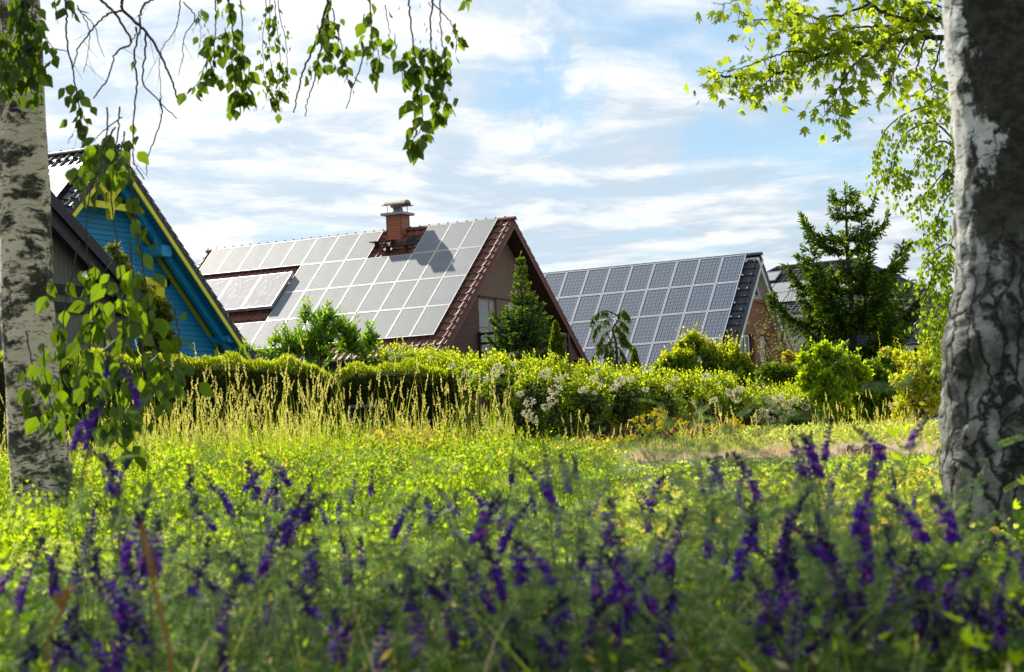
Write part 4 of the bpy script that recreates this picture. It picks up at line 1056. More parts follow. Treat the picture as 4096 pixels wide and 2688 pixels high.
# ---- maple reaching in from the right
def maple():
    D = 19.0
    base = P(2420, 1140, D + 1.0); base.z = gz(base.x, base.y); B = np.array(base)
    root = empty('maple_tree', base); tag(root, 'maple with yellow-green lobed leaves reaching in from behind the right birch', 'tree')
    tp = [Vector((0, 0, -.05)), Vector((.05, 0, 1.6)), Vector((-.05, .1, 3.2)), Vector((.05, 0, 5.0)), Vector((0, 0, 7.0))]
    link('trunk', trunk_mesh(tp, [.20, .16, .14, .10, .03], 20, M['maple_bark'], .03, .02, 4), root)
    paths = [([(2420, 60), (2300, 60), (2195, 42), (2120, 47), (2060, 32), (2015, 2), (1985, -25)], .034, 60),
             ([(2420, 120), (2290, 95), (2195, 86), (2130, 90), (2060, 100), (2000, 100), (1940, 118), (1880, 140), (1820, 168), (1750, 178), (1700, 180), (1645, 166)], .028, 150),
             ([(2000, 100), (1940, 92), (1890, 80), (1850, 62), (1800, 48), (1745, 42), (1705, 12)], .014, 90),
             ([(2060, 102), (1995, 140), (1965, 180), (1935, 222), (1890, 255)], .012, 46),
             ([(1965, 150), (1955, 200), (1958, 245), (1950, 283)], .008, 34),
             ([(2110, 92), (2085, 140), (2075, 180), (2060, 195)], .009, 26), ([(2150, 88), (2135, 150), (2115, 190), (2098, 230)], .009, 30),
             ([(1900, 135), (1850, 118), (1800, 130), (1745, 150), (1690, 165), (1660, 172)], .009, 60),
             ([(2020, 10), (1955, 35), (1890, 40), (1835, 22), (1790, -8)], .012, 70), ([(1800, 170), (1770, 200), (1730, 205)], .007, 26),
             ([(1760, -20), (1720, -5), (1680, 10), (1652, 6)], .006, 12), ([(2080, 60), (2010, 62), (1950, 70), (1900, 60)], .012, 80), ([(2170, 40), (2120, 15), (2080, -15), (2030, -30)], .014, 70),
             ([(2150, 70), (2090, 75), (2030, 130), (1985, 150)], .010, 60), ([(2190, 90), (2175, 150), (2165, 200), (2180, 240)], .010, 44), ([(1890, 30), (1850, 5), (1800, -15)], .008, 40),
             ([(2200, 20), (2150, 5), (2100, 30), (2060, 60)], .01, 60), ([(1960, 60), (1920, 110), (1880, 110), (1840, 90)], .007, 50)]
    for path, r, nl in paths:
        d1 = D + rnd.uniform(-.8, .8); q = spline([np.array(P(x, y, D + (d1 - D) * i / len(path))) - B for i, (x, y) in enumerate(path)], 6 * len(path)); q += rng.normal(0, .006, q.shape)
        V, F = tube_arrays(q, np.linspace(r, r * .3, len(q)), 6); parts = [(V, [F], M['maple_bark'])]
        parts += stalks(q, nl // 5, .10, .003, M['maple_bark'])
        o = foliage('branch', root, parts)
        foliage('leaves', o, [hang_leaves(q, int(nl * 1.35), .090, .22, MAPLE, M['maple_leaf'], droop=.5, t0=.12 if r < .02 else .35, t1=1.0)])
    lp = []
    for i in range(40):
        c = np.array([rnd.uniform(-.4, 2.6), rnd.uniform(-1.5, 2.0), rnd.uniform(3.6, 7.2)]); lp.append(hang_leaves([c, c + [rnd.gauss(0, .5), rnd.gauss(0, .5), .2]], 40, .13, .5, MAPLE, M['maple_leaf'], droop=.5))
    foliage('crown', root, lp)
reseed(24); maple()

# ---- drooping birch farther off on the right
def far_birch():
    D = 30.0; base = P(2262, 1100, D); base.z = gz(base.x, D); B = np.array(base)
    root = empty('birch_tree', base); tag(root, 'slender drooping birch in full light, mostly hidden behind the thick trunk', 'tree')
    top = np.array(P(2255, 120, D)) - B
    link('trunk', trunk_mesh([Vector((0, 0, -.05)), Vector(top * .35), Vector(top * .7), Vector(top * 1.05)], [.12, .09, .06, .02], 14, M['bark'], .03, .02, 8), root)
    br = []; lp = []
    arcs = [([(2255, 260), (2190, 200), (2150, 215), (2120, 245)], 20), ([(2258, 330), (2180, 250), (2110, 262), (2060, 300), (2042, 345), (2040, 385)], 60), ([(2258, 380), (2180, 290), (2120, 300), (2085, 340), (2075, 400), (2065, 380)], 60), ([(2258, 400), (2200, 330), (2150, 350), (2120, 400), (2095, 425)], 60),
            ([(2255, 460), (2205, 400), (2170, 430), (2140, 470), (2145, 530)], 46), ([(2255, 500), (2215, 450), (2190, 480), (2172, 520), (2150, 545)], 46), ([(2258, 640), (2210, 570), (2170, 585), (2145, 610), (2140, 650)], 46), ([(2258, 700), (2205, 600), (2170, 640), (2150, 700), (2160, 760)], 70),
            ([(2258, 300), (2215, 230), (2185, 250), (2170, 300)], 50), ([(2258, 760), (2215, 680), (2190, 730), (2175, 800)], 60), ([(2258, 820), (2220, 740), (2200, 780), (2185, 840)], 40), ([(2250, 350), (2220, 320), (2205, 380), (2200, 450)], 50), ([(2250, 560), (2225, 520), (2205, 600), (2200, 680)], 60),
            ([(2258, 200), (2300, 150), (2360, 200), (2390, 300)], 60), ([(2258, 400), (2320, 330), (2380, 400), (2400, 520)], 60), ([(2258, 600), (2330, 520), (2390, 600), (2400, 700)], 60)]
    for path, nl in arcs:
        q = spline([np.array(P(x, y, D + rnd.uniform(-.3, .3))) - B for x, y in path], 24)
        V, F = tube_arrays(q, np.linspace(.015, .003, 24), 4); br.append((V, [F], M['twig']))
        for j in range(nl // 3):
            s0 = q[rnd.randrange(6, 24)]; tw = spline([s0, s0 + [rnd.gauss(0, .1), rnd.gauss(0, .2), -.08], s0 + [rnd.gauss(0, .13), rnd.gauss(0, .2), -rnd.uniform(.15, .5)]], 8)
            lp.append(hang_leaves(tw, 15, .062, .07, OVATE, M['birch_leaf_far']))
    foliage('branch', root, br); foliage('crown', root, lp)
reseed(25); far_birch()

# ---- conifers
SHOOT = ([(0, 0, 0), (-.13, .25, .03), (-.10, .7, .02), (0, 1, 0), (.10, .7, .02), (.13, .25, .03)], [np.array([(0, 5, 4, 1), (1, 4, 3, 2)])])
def shoots(pos, tip, size, mat, n2=2):
    out = []
    for k in range(n2):
        rot = frames(tip + rng.normal(0, .12, tip.shape), rand_dirs(len(pos))); V, Fs = scatter(SHOOT[0], SHOOT[1], pos, rot, size * rng.uniform(.7, 1.3, len(pos))); out.append((V, Fs, mat))
    return out
def spruce(name, base, H, Rb, whorls, per, label, dark, fresh, size=.13, lift=.25, droop=.5, dens=1.0, prof=None, gap=0.0, group=None, cat='tree', cones=0):
    root = empty(name, base); tag(root, label, cat, group)
    link('trunk', trunk_mesh([Vector((0, 0, -.05)), Vector((.02, .01, H * .4)), Vector((-.02, 0, H * .75)), Vector((0, 0, H))], [H * .018, H * .013, H * .007, .008], 10, M['trunk_brown'], .02, .01), root)
    lm = []; P0 = []; T0 = []; P1 = []; T1 = []; CP = []
    for w in range(whorls):
        t = (w + rnd.uniform(-.25, .25)) / whorls; t = min(.985, max(.03, t)); h = H * t
        rb = Rb * (prof(t) if prof else (1 - t) ** .85)
        for b in range(per):
            a = 6.283 * (b + rnd.uniform(-.3, .3)) / per + w * 2.4; L = rb * rnd.uniform(.58, 1.18)
            if rnd.random() < gap: L *= .6
            if L < .05: continue
            d = np.array([math.cos(a), math.sin(a), 0]); up = lift * (.3 + 1.2 * t)
            q = spline([[0, 0, h], np.array([0, 0, h]) + d * L * .45 + [0, 0, L * (up * .3 - droop * .22)], np.array([0, 0, h]) + d * L * .8 + [0, 0, L * (up * .5 - droop * .25)], np.array([0, 0, h]) + d * L + [0, 0, L * (up * .85 - droop * .18)]], 12)
            V, F = tube_arrays(q, np.linspace(.012 + .012 * L, .004, 12), 4); lm.append((V, [F], M['trunk_brown']))
            n = max(4, int(L / .055 * dens))
            for s in range(n):
                f = .12 + .88 * (s + rnd.random()) / n; x = f * 11; i = min(10, int(x)); p = q[i] + (q[i + 1] - q[i]) * (x - i); fw = unit(q[i + 1] - q[i])
                sd = np.array([-d[1], d[0], 0]) * rnd.choice((-1, 1)); tl = L * .34 * (1 - .72 * f) * rnd.uniform(.5, 1.2) + size * .5
                tw = unit(fw * .75 + sd * rnd.uniform(.3, 1.0) + np.array([0, 0, -droop * rnd.uniform(.2, 1.1)]))
                m = max(1, int(tl / (size * .55)))
                for k in range(m):
                    pp = p + tw * tl * (k + .3) / m; tt = unit(tw + rng.normal(0, .38, 3))
                    if k == m - 1 and rnd.random() < .55: P1.append(pp); T1.append(tt)
                    else: P0.append(pp); T0.append(tt)
            for k in range(3): P1.append(q[-1] - fw * size * .3 * k); T1.append(unit(fw + rng.normal(0, .3, 3)))
            if cones and t > .45 and rnd.random() < cones: CP.append(q[8])
    for k in range(6): P1.append(np.array([0, 0, H - .05 * k])); T1.append(unit(np.array([rnd.gauss(0, .3), rnd.gauss(0, .3), 1])))
    foliage('branch', root, lm)
    parts = shoots(np.array(P0), np.array(T0), size, dark) + shoots(np.array(P1), np.array(T1), size * .95, fresh)
    foliage('needles', root, parts)
    if CP:
        CP = np.array(CP) - [0, 0, .02]
        V, Fs = scatter([(0, 0, 0), (-.2, .3, 0), (0, .35, .2), (.2, .3, 0), (0, .35, -.2), (0, 1, 0)], [np.array([(0, 2, 1), (0, 3, 2), (0, 4, 3), (0, 1, 4), (5, 1, 2), (5, 2, 3), (5, 3, 4), (5, 4, 1)])], CP, frames(np.tile([0, 0, -1.], (len(CP), 1)) + rng.normal(0, .1, CP.shape), rand_dirs(len(CP))), .14)
        link('cones', make_mesh('cones', V, [(f, M['trunk_brown']) for f in Fs]), root)
    return root
def at_ground(ox, d):
    v = P(ox, 900, d); return Vector((v.x, d, gz(v.x, d)))
def height_to(ox, oy, d): return P(ox, oy, d).z - gz(P(ox, oy, d).x, d)
reseed(31); b = at_ground(1988, 62)
spruce('spruce_tree', b, height_to(1975, 430, 62), 1.95, 14, 8, 'large dark spruce with open upswept branch tips and small cones', M['spruce_dark'], M['spruce_new'], .135, .74, .66, 4.2, prof=lambda t: np.interp(t, [0, .36, .5, .62, .71, .8, .88, .95, 1], [1.0, 1.0, .96, .90, .62, .48, .36, .16, .04]), gap=.28, cones=.18)
reseed(32); b = at_ground(1222, 72)
def prof_small(t): return np.interp(t, [0, .3, .45, .62, .69, .76, .87, .95, 1], [.85, 1.0, .98, .95, .66, .33, .20, .11, .04])
spruce('spruce_tree', b, height_to(1211, 590, 72), .98, 23, 9, 'small dense blue-green spruce in front of the brown gable', M['spruce_blue'], M['spruce_new'], .11, .5, .5, 3.8, prof=prof_small)

# ------------------------------------------------------------ hedges and shrubs
def blob_points(n, lobes, shell=.35):
    """points in the outer shell of a union of ellipsoids (cx,cy,cz,rx,ry,rz); returns pos, outward normal"""
    lobes = np.array(lobes, float); w = (lobes[:, 3] * lobes[:, 5] + lobes[:, 3] * lobes[:, 4]) ; idx = rng.choice(len(lobes), n, p=w / w.sum())
    L = lobes[idx]; d = rand_dirs(n); r = 1 - shell * rng.random(n) ** 1.6
    pos = L[:, :3] + d * L[:, 3:] * r[:, None]
    keep = np.ones(n, bool)
    for k, l in enumerate(lobes):
        q = ((pos - l[:3]) / l[3:]); keep &= ~((np.linalg.norm(q, axis=1) < 1 - shell) & (idx != k))
    return pos[keep], unit(d / L[:, 3:])[keep]
def leaf_cloud(pos, nrm, size, tpl, mat, up=.3, out=.6, rand=.7, var=.3):
    tip = unit(nrm * out + rand_dirs(len(pos)) * rand + np.array([0, 0, up]))
    V, Fs = scatter(tpl[0], tpl[1], pos, frames(tip, rand_dirs(len(pos))), size * rng.uniform(1 - var, 1 + var, len(pos)))
    return (V, Fs, mat)
def lumps(n, c, r, rl, flat=1.0):
    """random lobes filling an ellipsoid of radii r about c"""
    out = []
    for _ in range(n):
        d = rand_dirs(1)[0] * rng.random() ** .4; q = np.array(c) + d * np.array(r) * .72; k = rl * rng.uniform(.7, 1.3)
        out.append((*q, k, k, k * flat))
    return out
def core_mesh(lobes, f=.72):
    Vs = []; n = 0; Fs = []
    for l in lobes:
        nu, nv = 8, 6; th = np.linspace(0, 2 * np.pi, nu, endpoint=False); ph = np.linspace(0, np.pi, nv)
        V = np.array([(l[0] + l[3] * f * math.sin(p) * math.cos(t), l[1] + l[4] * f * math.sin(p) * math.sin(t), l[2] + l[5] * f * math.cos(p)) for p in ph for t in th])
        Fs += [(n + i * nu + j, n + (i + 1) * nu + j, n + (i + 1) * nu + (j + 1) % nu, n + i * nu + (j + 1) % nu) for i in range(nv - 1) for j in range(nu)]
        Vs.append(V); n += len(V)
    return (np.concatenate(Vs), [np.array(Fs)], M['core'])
def sprouts(pos, ln, nleaf, size, tpl, mat, spread=.35):
    """upright young shoots carrying leaves"""
    out = []; P_ = []; T_ = []
    for p in pos:
        d = unit(np.array([rnd.gauss(0, spread), rnd.gauss(0, spread), 1])); l = ln * rnd.uniform(.5, 1.3)
        for k in range(nleaf):
            f = (k + .6) / nleaf; a = k * 2.4; P_.append(p + d * l * f); T_.append(unit(d * .6 + np.array([math.cos(a), math.sin(a), .1]) * (1.1 - .6 * f)))
        V, F = tube_arrays([p - d * .05, p + d * l], [.004, .002], 3); out.append((V, [F], mat))
    T_ = np.array(T_); V, Fs = scatter(tpl[0], tpl[1], np.array(P_), frames(T_, rand_dirs(len(P_))), size * rng.uniform(.6, 1.1, len(P_))); out.append((V, Fs, mat))
    return out
def sub(lobes, k, f=.55, spread=.62):
    out = []
    for l in lobes:
        for _ in range(k):
            d = rand_dirs(1)[0]; out.append((l[0] + d[0] * l[3] * spread, l[1] + d[1] * l[4] * spread, l[2] + d[2] * l[5] * spread, *[r * f * rnd.uniform(.6, 1.3) for r in l[3:]]))
    return out
def shrub(name, base, lobes, n, size, tpl, mats, label, cat='shrub', group=None, shell=.4, up=.3, top=None, stems=6, core=.62, spr=None, out=.6):
    """lobes in local coordinates above base; mats = [(material, share)]; top = (material, share) used on upward facing leaves"""
    root = empty(name, base); tag(root, label, cat, group)
    st = []; c = np.mean([l[:3] for l in lobes], axis=0)
    for k in range(stems):
        l = lobes[k % len(lobes)]; q = spline([[rnd.gauss(0, .05), rnd.gauss(0, .05), -.05], [l[0] * .4, l[1] * .4, l[2] * .5], [l[0], l[1], l[2]]], 8); V, F = tube_arrays(q, np.linspace(.03, .010, 8), 5); st.append((V, [F], M['trunk_brown']))
    foliage('stem', root, st)
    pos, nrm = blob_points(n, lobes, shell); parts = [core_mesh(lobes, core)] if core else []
    r = rng.random(len(pos)); acc = 0; sel_top = np.zeros(len(pos), bool)
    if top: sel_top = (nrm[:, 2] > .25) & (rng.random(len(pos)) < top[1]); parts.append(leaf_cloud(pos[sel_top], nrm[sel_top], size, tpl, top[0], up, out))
    for m, sh in mats:
        s = (r >= acc) & (r < acc + sh) & ~sel_top; acc += sh
        if s.any(): parts.append(leaf_cloud(pos[s], nrm[s], size, tpl, m, up, out))
    if spr:
        mt, cnt, ln, nl, sz = spr; u = np.where(nrm[:, 2] > .35)[0]; u = rng.choice(u, min(cnt, len(u)), replace=False); parts += sprouts(pos[u], ln, nl, sz, tpl, mt)
    foliage('foliage', root, parts); return root
def loc_of(base, ox, oy, d):
    v = P(ox, oy, d); return (v.x - base.x, v.y - base.y, v.z - base.z)

# ---- clipped thuja hedge, two blocks
def thuja_hedge(name, xs, tops, d0, d1, thick, label):
    """xs: overview x of the front top edge; tops: overview y of that edge; clipped box with rounded shoulders"""
    n = len(xs); ds = np.linspace(d0, d1, n)
    p = [P(x, y, d) for x, y, d in zip(xs, tops, ds)]
    base = Vector((p[n // 2].x, p[n // 2].y, gz(p[n // 2].x, p[n // 2].y)))
    root = empty(name, base); tag(root, label, 'hedge')
    # core: a slightly smaller solid
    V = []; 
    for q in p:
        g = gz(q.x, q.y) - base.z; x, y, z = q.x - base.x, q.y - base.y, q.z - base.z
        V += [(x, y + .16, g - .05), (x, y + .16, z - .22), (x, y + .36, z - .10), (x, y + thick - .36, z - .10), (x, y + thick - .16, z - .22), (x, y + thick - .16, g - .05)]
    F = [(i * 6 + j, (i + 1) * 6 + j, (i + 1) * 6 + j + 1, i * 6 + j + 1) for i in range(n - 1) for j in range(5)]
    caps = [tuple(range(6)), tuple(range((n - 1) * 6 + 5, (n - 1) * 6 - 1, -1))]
    link('stem', make_mesh('stem', V, [(np.array(F), M['core']), (np.array(caps), M['core'])]), root)  # added filler solid that blocks the view through the hedge, not stems
    L = p[-1].x - p[0].x; pa = np.array([(q.x, q.y, q.z) for q in p]) - np.array(base)
    cnt = int(L * 5200); pos = []; nr = []
    t = rng.random(cnt) * (n - 1); i = np.minimum(t.astype(int), n - 2); f = (t - i)[:, None]; e = pa[i] * (1 - f) + pa[i + 1] * f
    u = rng.random(cnt); gl = np.array([gz(*(q[:2] + np.array(base)[:2])) for q in e]) - base.z; hgt = e[:, 2] - gl
    front = u < .55; topm = (u >= .55) & (u < .9)
    lump = .07 * np.sin(e[:, 0] * 5.1 + 1.3) + .05 * np.sin(e[:, 0] * 11.7)
    q = e.copy(); nn = np.zeros_like(e)
    v = rng.random(cnt)
    zf = gl + hgt * v ** .9
    q[front, 2] = zf[front]; rr = np.clip((v - .80) / .20, 0, 1); q[front, 1] += (rr[front] ** 2 * .32 + rng.exponential(.05, cnt)[front] + .05 * np.sin(zf[front] * 6 + e[front, 0] * 3)); nn[front] = np.stack([0 * v, -1 + .6 * rr, rr], 1)[front]
    q[topm, 1] += (thick * rng.random(cnt))[topm]; q[topm, 2] += (lump - rng.exponential(.04, cnt))[topm]; nn[topm] = (0, 0, 1)
    bk = u >= .9; q[bk, 1] += thick; q[bk, 2] = zf[bk]; nn[bk] = (0, 1, 0)
    ends = []
    for k, sx in ((0, -1), (n - 1, 1)):
        m = int(hgt.mean() * thick * 1500); g0 = gz(p[k].x, p[k].y) - base.z; yy = rng.random(m) * thick; zz = g0 + (pa[k][2] - g0) * rng.random(m) ** .9
        ends.append((np.stack([pa[k][0] + sx * (.05 - rng.exponential(.04, m)), pa[k][1] + yy, zz], 1), np.tile([sx, -.2, .2], (m, 1))))
    q = np.concatenate([q] + [a for a, _ in ends]); nn = unit(np.concatenate([nn] + [b for _, b in ends]).astype(float))
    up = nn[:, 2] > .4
    parts = [leaf_cloud(q[~up], nn[~up], .085, SHOOT, M['thuja'], .7, .5, .6), leaf_cloud(q[up], nn[up], .085, SHOOT, M['thuja_fresh_lit'], .7, .3, .6)]  # sunlit top and shaded faces painted through two spray colours
    foliage('foliage', root, parts)
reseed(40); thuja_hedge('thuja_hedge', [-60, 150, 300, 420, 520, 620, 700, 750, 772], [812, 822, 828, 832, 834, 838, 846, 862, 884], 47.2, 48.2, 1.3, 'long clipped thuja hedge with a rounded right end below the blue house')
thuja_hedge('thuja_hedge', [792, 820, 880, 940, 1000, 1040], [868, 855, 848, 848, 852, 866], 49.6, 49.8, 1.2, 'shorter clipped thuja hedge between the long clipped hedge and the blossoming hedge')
def gate():
    b = P(846, 985, 48.6); g = gz(b.x, b.y); root = empty('garden_gate', (b.x, b.y, g)); tag(root, 'small grey metal garden gate between the two clipped thuja hedges', 'gate')
    top = P(846, 940, 48.6).z - g; w = .30
    f = MB(); f.box((-w, -.02, 0), (-w + .05, .03, top), M['fence_grey']); f.box((w - .05, -.02, 0), (w, .03, top), M['fence_grey']); f.box((-w + .05, -.02, top - .06), (w - .05, .03, top), M['fence_grey']); f.build('gate_frame', root)
    q = MB()
    for k in range(5): q.box((-w + .05, .0, .12 + k * (top - .2) / 5), (w - .05, .012, .135 + k * (top - .2) / 5), M['fence_grey'])
    for k in range(4): q.box((-w + .12 + k * .1, -.012, .05), (-w + .132 + k * .1, -.001, top - .07), M['fence_grey'])
    q.build('bars', root)
reseed(47); gate()

# ---- blossoming hedge: a long row of privet with cream flower heads
def blossom_hedge():
    x0 = P(985, 900, 46.5); base = Vector((P(1400, 900, 49).x, 49, gz(P(1400, 900, 49).x, 49)))
    root = empty('privet_hedge', base); tag(root, 'long loose green hedge dotted with cream blossom clusters, sunlit along its top', 'hedge')
    prof = [(880, 812, 51.5), (960, 822, 51.0), (1040, 832, 50.2), (1120, 838, 48), (1200, 848, 47.5), (1290, 850, 47.2), (1380, 862, 47.6), (1480, 872, 48.2), (1580, 878, 49), (1680, 886, 50), (1780, 900, 51), (1860, 915, 52), (1915, 934, 52.5)]
    lob = []
    for k in range(150):
        t = rnd.random() * (len(prof) - 1.001); i = int(t); f = t - i; a, b = prof[i], prof[i + 1]
        ox, oy, d = [u + (v - u) * f for u, v in zip(a, b)]
        top = P(ox, oy, d); g = gz(top.x, top.y); h = top.z - g; r = rnd.uniform(.24, .42); back = rnd.uniform(0, 1.3)
        zc = g + r * .6 + (h - r * 1.5) * (rnd.random() ** .6 if back < .6 else 1) + (rnd.uniform(0, .12) if back > .3 else 0)
        lob.append((top.x - base.x, top.y - base.y + back + .25, zc - base.z, r * 1.15, r, r))
    st = []
    for l in lob[:40]:
        q = [[l[0], l[1], ground_z(l[0] + base.x, l[1] + base.y) - base.z - .05], [l[0], l[1], l[2]]]; V, F = tube_arrays(q, [.03, .015], 5); st.append((V, [F], M['trunk_brown']))
    foliage('stem', root, st)
    pos, nrm = blob_points(64000, lob, .40)
    top = (nrm[:, 2] > .25) & (rng.random(len(pos)) < .5)  # upward leaves take the brighter copy, sunlight painted into their colour
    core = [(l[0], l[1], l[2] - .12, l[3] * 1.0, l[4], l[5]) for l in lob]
    parts = [core_mesh(core, .62), leaf_cloud(pos[~top], nrm[~top], .062, OVATE, M['privet'], .1, .7, .7), leaf_cloud(pos[top], nrm[top], .060, OVATE, M['privet_new_lit'], .4, .5, .7)]
    u = np.where(nrm[:, 2] > .6)[0]; u = rng.choice(u, 1300, replace=False); parts += sprouts(pos[u], .24, 8, .058, OVATE, M['privet_new_lit'])
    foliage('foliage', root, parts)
    # flower heads: each a cluster of small petals
    proto = []
    for v in range(4):
        m = 90; d = rand_dirs(m); p = d * np.array([.10, .10, .075]) * rng.uniform(.5, 1, (m, 1)); V, Fs = scatter(QUADL[0], QUADL[1], p, frames(unit(d + rand_dirs(m) * .5), rand_dirs(m)), .045 * rng.uniform(.7, 1.3, m))
        proto.append(make_mesh('blossom_cluster', V, [(f, M['blossom']) for f in Fs]))
    spots = [(1265, 870, 47.0, 1.1), (1290, 905, 46.9, 1.3), (1283, 930, 46.9, 1.0), (1270, 945, 46.9, .9), (1230, 935, 46.9, 1.1), (1225, 960, 46.8, 1.1), (1240, 975, 46.8, .9), (1210, 915, 46.9, .8), (1300, 880, 47, .9), (1150, 870, 47.2, .8), (1160, 850, 47.8, .7), (1130, 880, 47.2, .7),
             (1195, 845, 47.8, .6), (1085, 865, 48.6, .7), (1050, 850, 49.4, .7), (1000, 830, 50.5, .6), (905, 815, 51.2, .6), (930, 822, 51, .6), (1380, 880, 47.2, .9), (1360, 905, 47.2, .8), (1428, 900, 47.4, .9), (1440, 885, 47.6, 1.1), (1465, 880, 47.8, .8), (1500, 905, 47.8, .7), (1555, 900, 48.4, .7), (1570, 880, 48.8, .8),
             (1640, 875, 49.4, .9), (1660, 930, 49.3, .8), (1700, 915, 49.8, .9), (1720, 905, 50, 1.0), (1710, 930, 49.8, .8), (1790, 930, 50.5, 1.2), (1810, 925, 50.8, 1.2), (1830, 940, 51, 1.2), (1850, 930, 51.4, 1.1), (1870, 945, 51.6, 1.1), (1890, 940, 52, 1.1), (1800, 950, 50.6, 1.0), (1840, 960, 51, 1.0), (1775, 960, 50.3, 1.1), (1790, 975, 50.3, 1.0), (1760, 975, 50.2, .8), (1900, 955, 52, .9), (1820, 975, 50.8, .8)]
    for k in range(14):
        t = rnd.random() * (len(prof) - 1.001); i = int(t); f = t - i; ox, oy, d = [u + (v - u) * f for u, v in zip(prof[i], prof[i + 1])]
        spots.append((ox, oy + rnd.uniform(2, 60), d - .25, rnd.uniform(.35, .7)))
    for k, (ox, oy, d, s) in enumerate(spots):
        q = P(ox, oy, d - .1) - base; o = link('blossom_cluster', proto[k % 4], root, q); o.scale = (s, s, s * .9); o.rotation_euler = (rnd.uniform(-.4, .4), rnd.uniform(-.4, .4), rnd.uniform(0, 6))
reseed(56); blossom_hedge()

# ---- laurel bush behind the clipped hedges
reseed(60)
reseed(62); b = at_ground(750, 53); zt = P(750, 735, 53).z - b.z; zm = P(750, 800, 53).z - b.z
lb = []
for (ox, oy, r) in ((750, 770, .30), (720, 785, .28), (690, 800, .28), (785, 785, .30), (815, 800, .27), (840, 815, .22), (660, 805, .24), (645, 800, .18), (640, 825, .2), (860, 790, .18), (850, 800, .22), (770, 750, .2), (720, 740, .2), (755, 745, .18), (740, 810, .4), (790, 815, .4), (700, 825, .35), (580, 812, .12), (560, 818, .12), (615, 825, .13)):
    x, y, z = loc_of(b, ox, oy, 53); lb.append((x, y + rnd.uniform(-.2, .4), z, r, r, r))
lb += [(lb[0][0] + dx, .2, zm - 1.0 - .3 * k, .6, .5, .7) for k, dx in enumerate((-.3, .3, 0))]
shrub('laurel_bush', b, sub(lb, 3), 5200, .16, LANCE, [(M['laurel'], 1.0)], 'glossy laurel bush with upright leafy shoots before the grey solar roof', shell=.8, up=.8, core=.4, spr=(M['laurel'], 190, .34, 11, .15))
# ---- conical thuja, small thuja, weeping conifer
def cone_thuja(ox, oy_top, d, r, label, m, mt):
    b = at_ground(ox, d); H = height_to(ox, oy_top, d); root = empty('conical_thuja', b); tag(root, label, 'conifer')
    V, F = tube_arrays([[0, 0, -.05], [0, 0, H * .9]], [.05, .01], 6); foliage('trunk', root, [(V, [F], M['trunk_brown'])])
    n = int(9000 * r * H / 1.2); t = rng.random(n) ** .9; a = rng.uniform(0, 6.283, n); rad = r * np.clip(1.0 - t ** 2.1, 0, 1) ** .8 * (1 + .12 * np.sin(a * 5 + t * 20)) * (1 - .35 * rng.random(n) ** 2)
    pos = np.stack([rad * np.cos(a), rad * np.sin(a), H * (.02 + .98 * t)], 1); nr = unit(np.stack([np.cos(a), np.sin(a), .5 + 0 * a], 1)); s = rng.random(n) < .35
    k = 10; cv = []; 
    for tt in np.linspace(.02, .93, 12): cv += [(r * .62 * (1 - tt ** 2.1) ** .8 * math.cos(6.283 * j / k), r * .62 * (1 - tt ** 2.1) ** .8 * math.sin(6.283 * j / k), H * tt) for j in range(k)]
    cf = np.array([(i * k + j, i * k + (j + 1) % k, (i + 1) * k + (j + 1) % k, (i + 1) * k + j) for i in range(11) for j in range(k)])
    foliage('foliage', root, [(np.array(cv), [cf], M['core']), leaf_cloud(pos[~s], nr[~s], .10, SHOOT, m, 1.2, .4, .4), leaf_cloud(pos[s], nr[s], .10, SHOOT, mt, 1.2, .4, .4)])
cone_thuja(1297, 752, 68, .40, 'small conical thuja just right of the blue-green spruce', M['thuja'], M['thuja_fresh_lit'])
cone_thuja(1478, 815, 68, .30, 'low rounded thuja at the foot of the weeping conifer', M['thuja'], M['thuja_fresh_lit'])
def weeping():
    d = 70; b = at_ground(1432, d); B = np.array(b); root = empty('weeping_conifer', b); tag(root, 'sparse weeping conifer with hanging branches in front of the blue panels', 'conifer')
    path = [(1434, 860), (1432, 800), (1424, 765), (1438, 740), (1420, 724)]
    q = spline([np.array([0, 0, -.05])] + [np.array(P(x, y, d)) - B for x, y in path], 40); V, F = tube_arrays(q, np.linspace(.06, .012, 40), 6); foliage('trunk', root, [(V, [F], M['trunk_brown'])])
    br = []; P0 = []; T0 = []
    arms = [[(1424, 728), (1405, 722), (1385, 732), (1372, 745)], [(1430, 735), (1450, 722), (1462, 735)], [(1424, 742), (1405, 745), (1388, 760), (1382, 775)], [(1432, 745), (1450, 750), (1456, 760)], [(1426, 765), (1405, 775), (1395, 790), (1390, 800)], [(1432, 770), (1450, 775), (1458, 800)], [(1430, 785), (1455, 790), (1470, 805)],
            [(1430, 795), (1405, 802), (1385, 820), (1375, 835)], [(1432, 800), (1420, 815), (1410, 845)], [(1434, 805), (1450, 825), (1455, 860)], [(1433, 815), (1412, 835), (1402, 865)], [(1434, 825), (1446, 850), (1450, 880)], [(1428, 755), (1440, 765), (1445, 790)], [(1428, 780), (1412, 800), (1408, 820)], [(1434, 830), (1425, 850), (1420, 880)]]
    for arm in arms:
        dd = rnd.uniform(-.5, .5); a = spline([np.array(P(x, y, d + dd * i / len(arm))) - B for i, (x, y) in enumerate(arm)], 16); V, F = tube_arrays(a, np.linspace(.018, .005, 16), 4); br.append((V, [F], M['trunk_brown']))
        for k in range(44):
            p = a[rnd.randrange(3, 16)]; ln = rnd.uniform(.06, .26); e = unit(np.array([rnd.gauss(0, .25), rnd.gauss(0, .25), -1]))
            for j in range(4): P0.append(p + e * ln * (j + .3) / 4); T0.append(unit(e + rng.normal(0, .35, 3)))
    foliage('branch', root, br); P0 = np.array(P0); T0 = np.array(T0); foliage('needles', root, shoots(P0, T0, .10, M['weep']))
reseed(50); weeping()
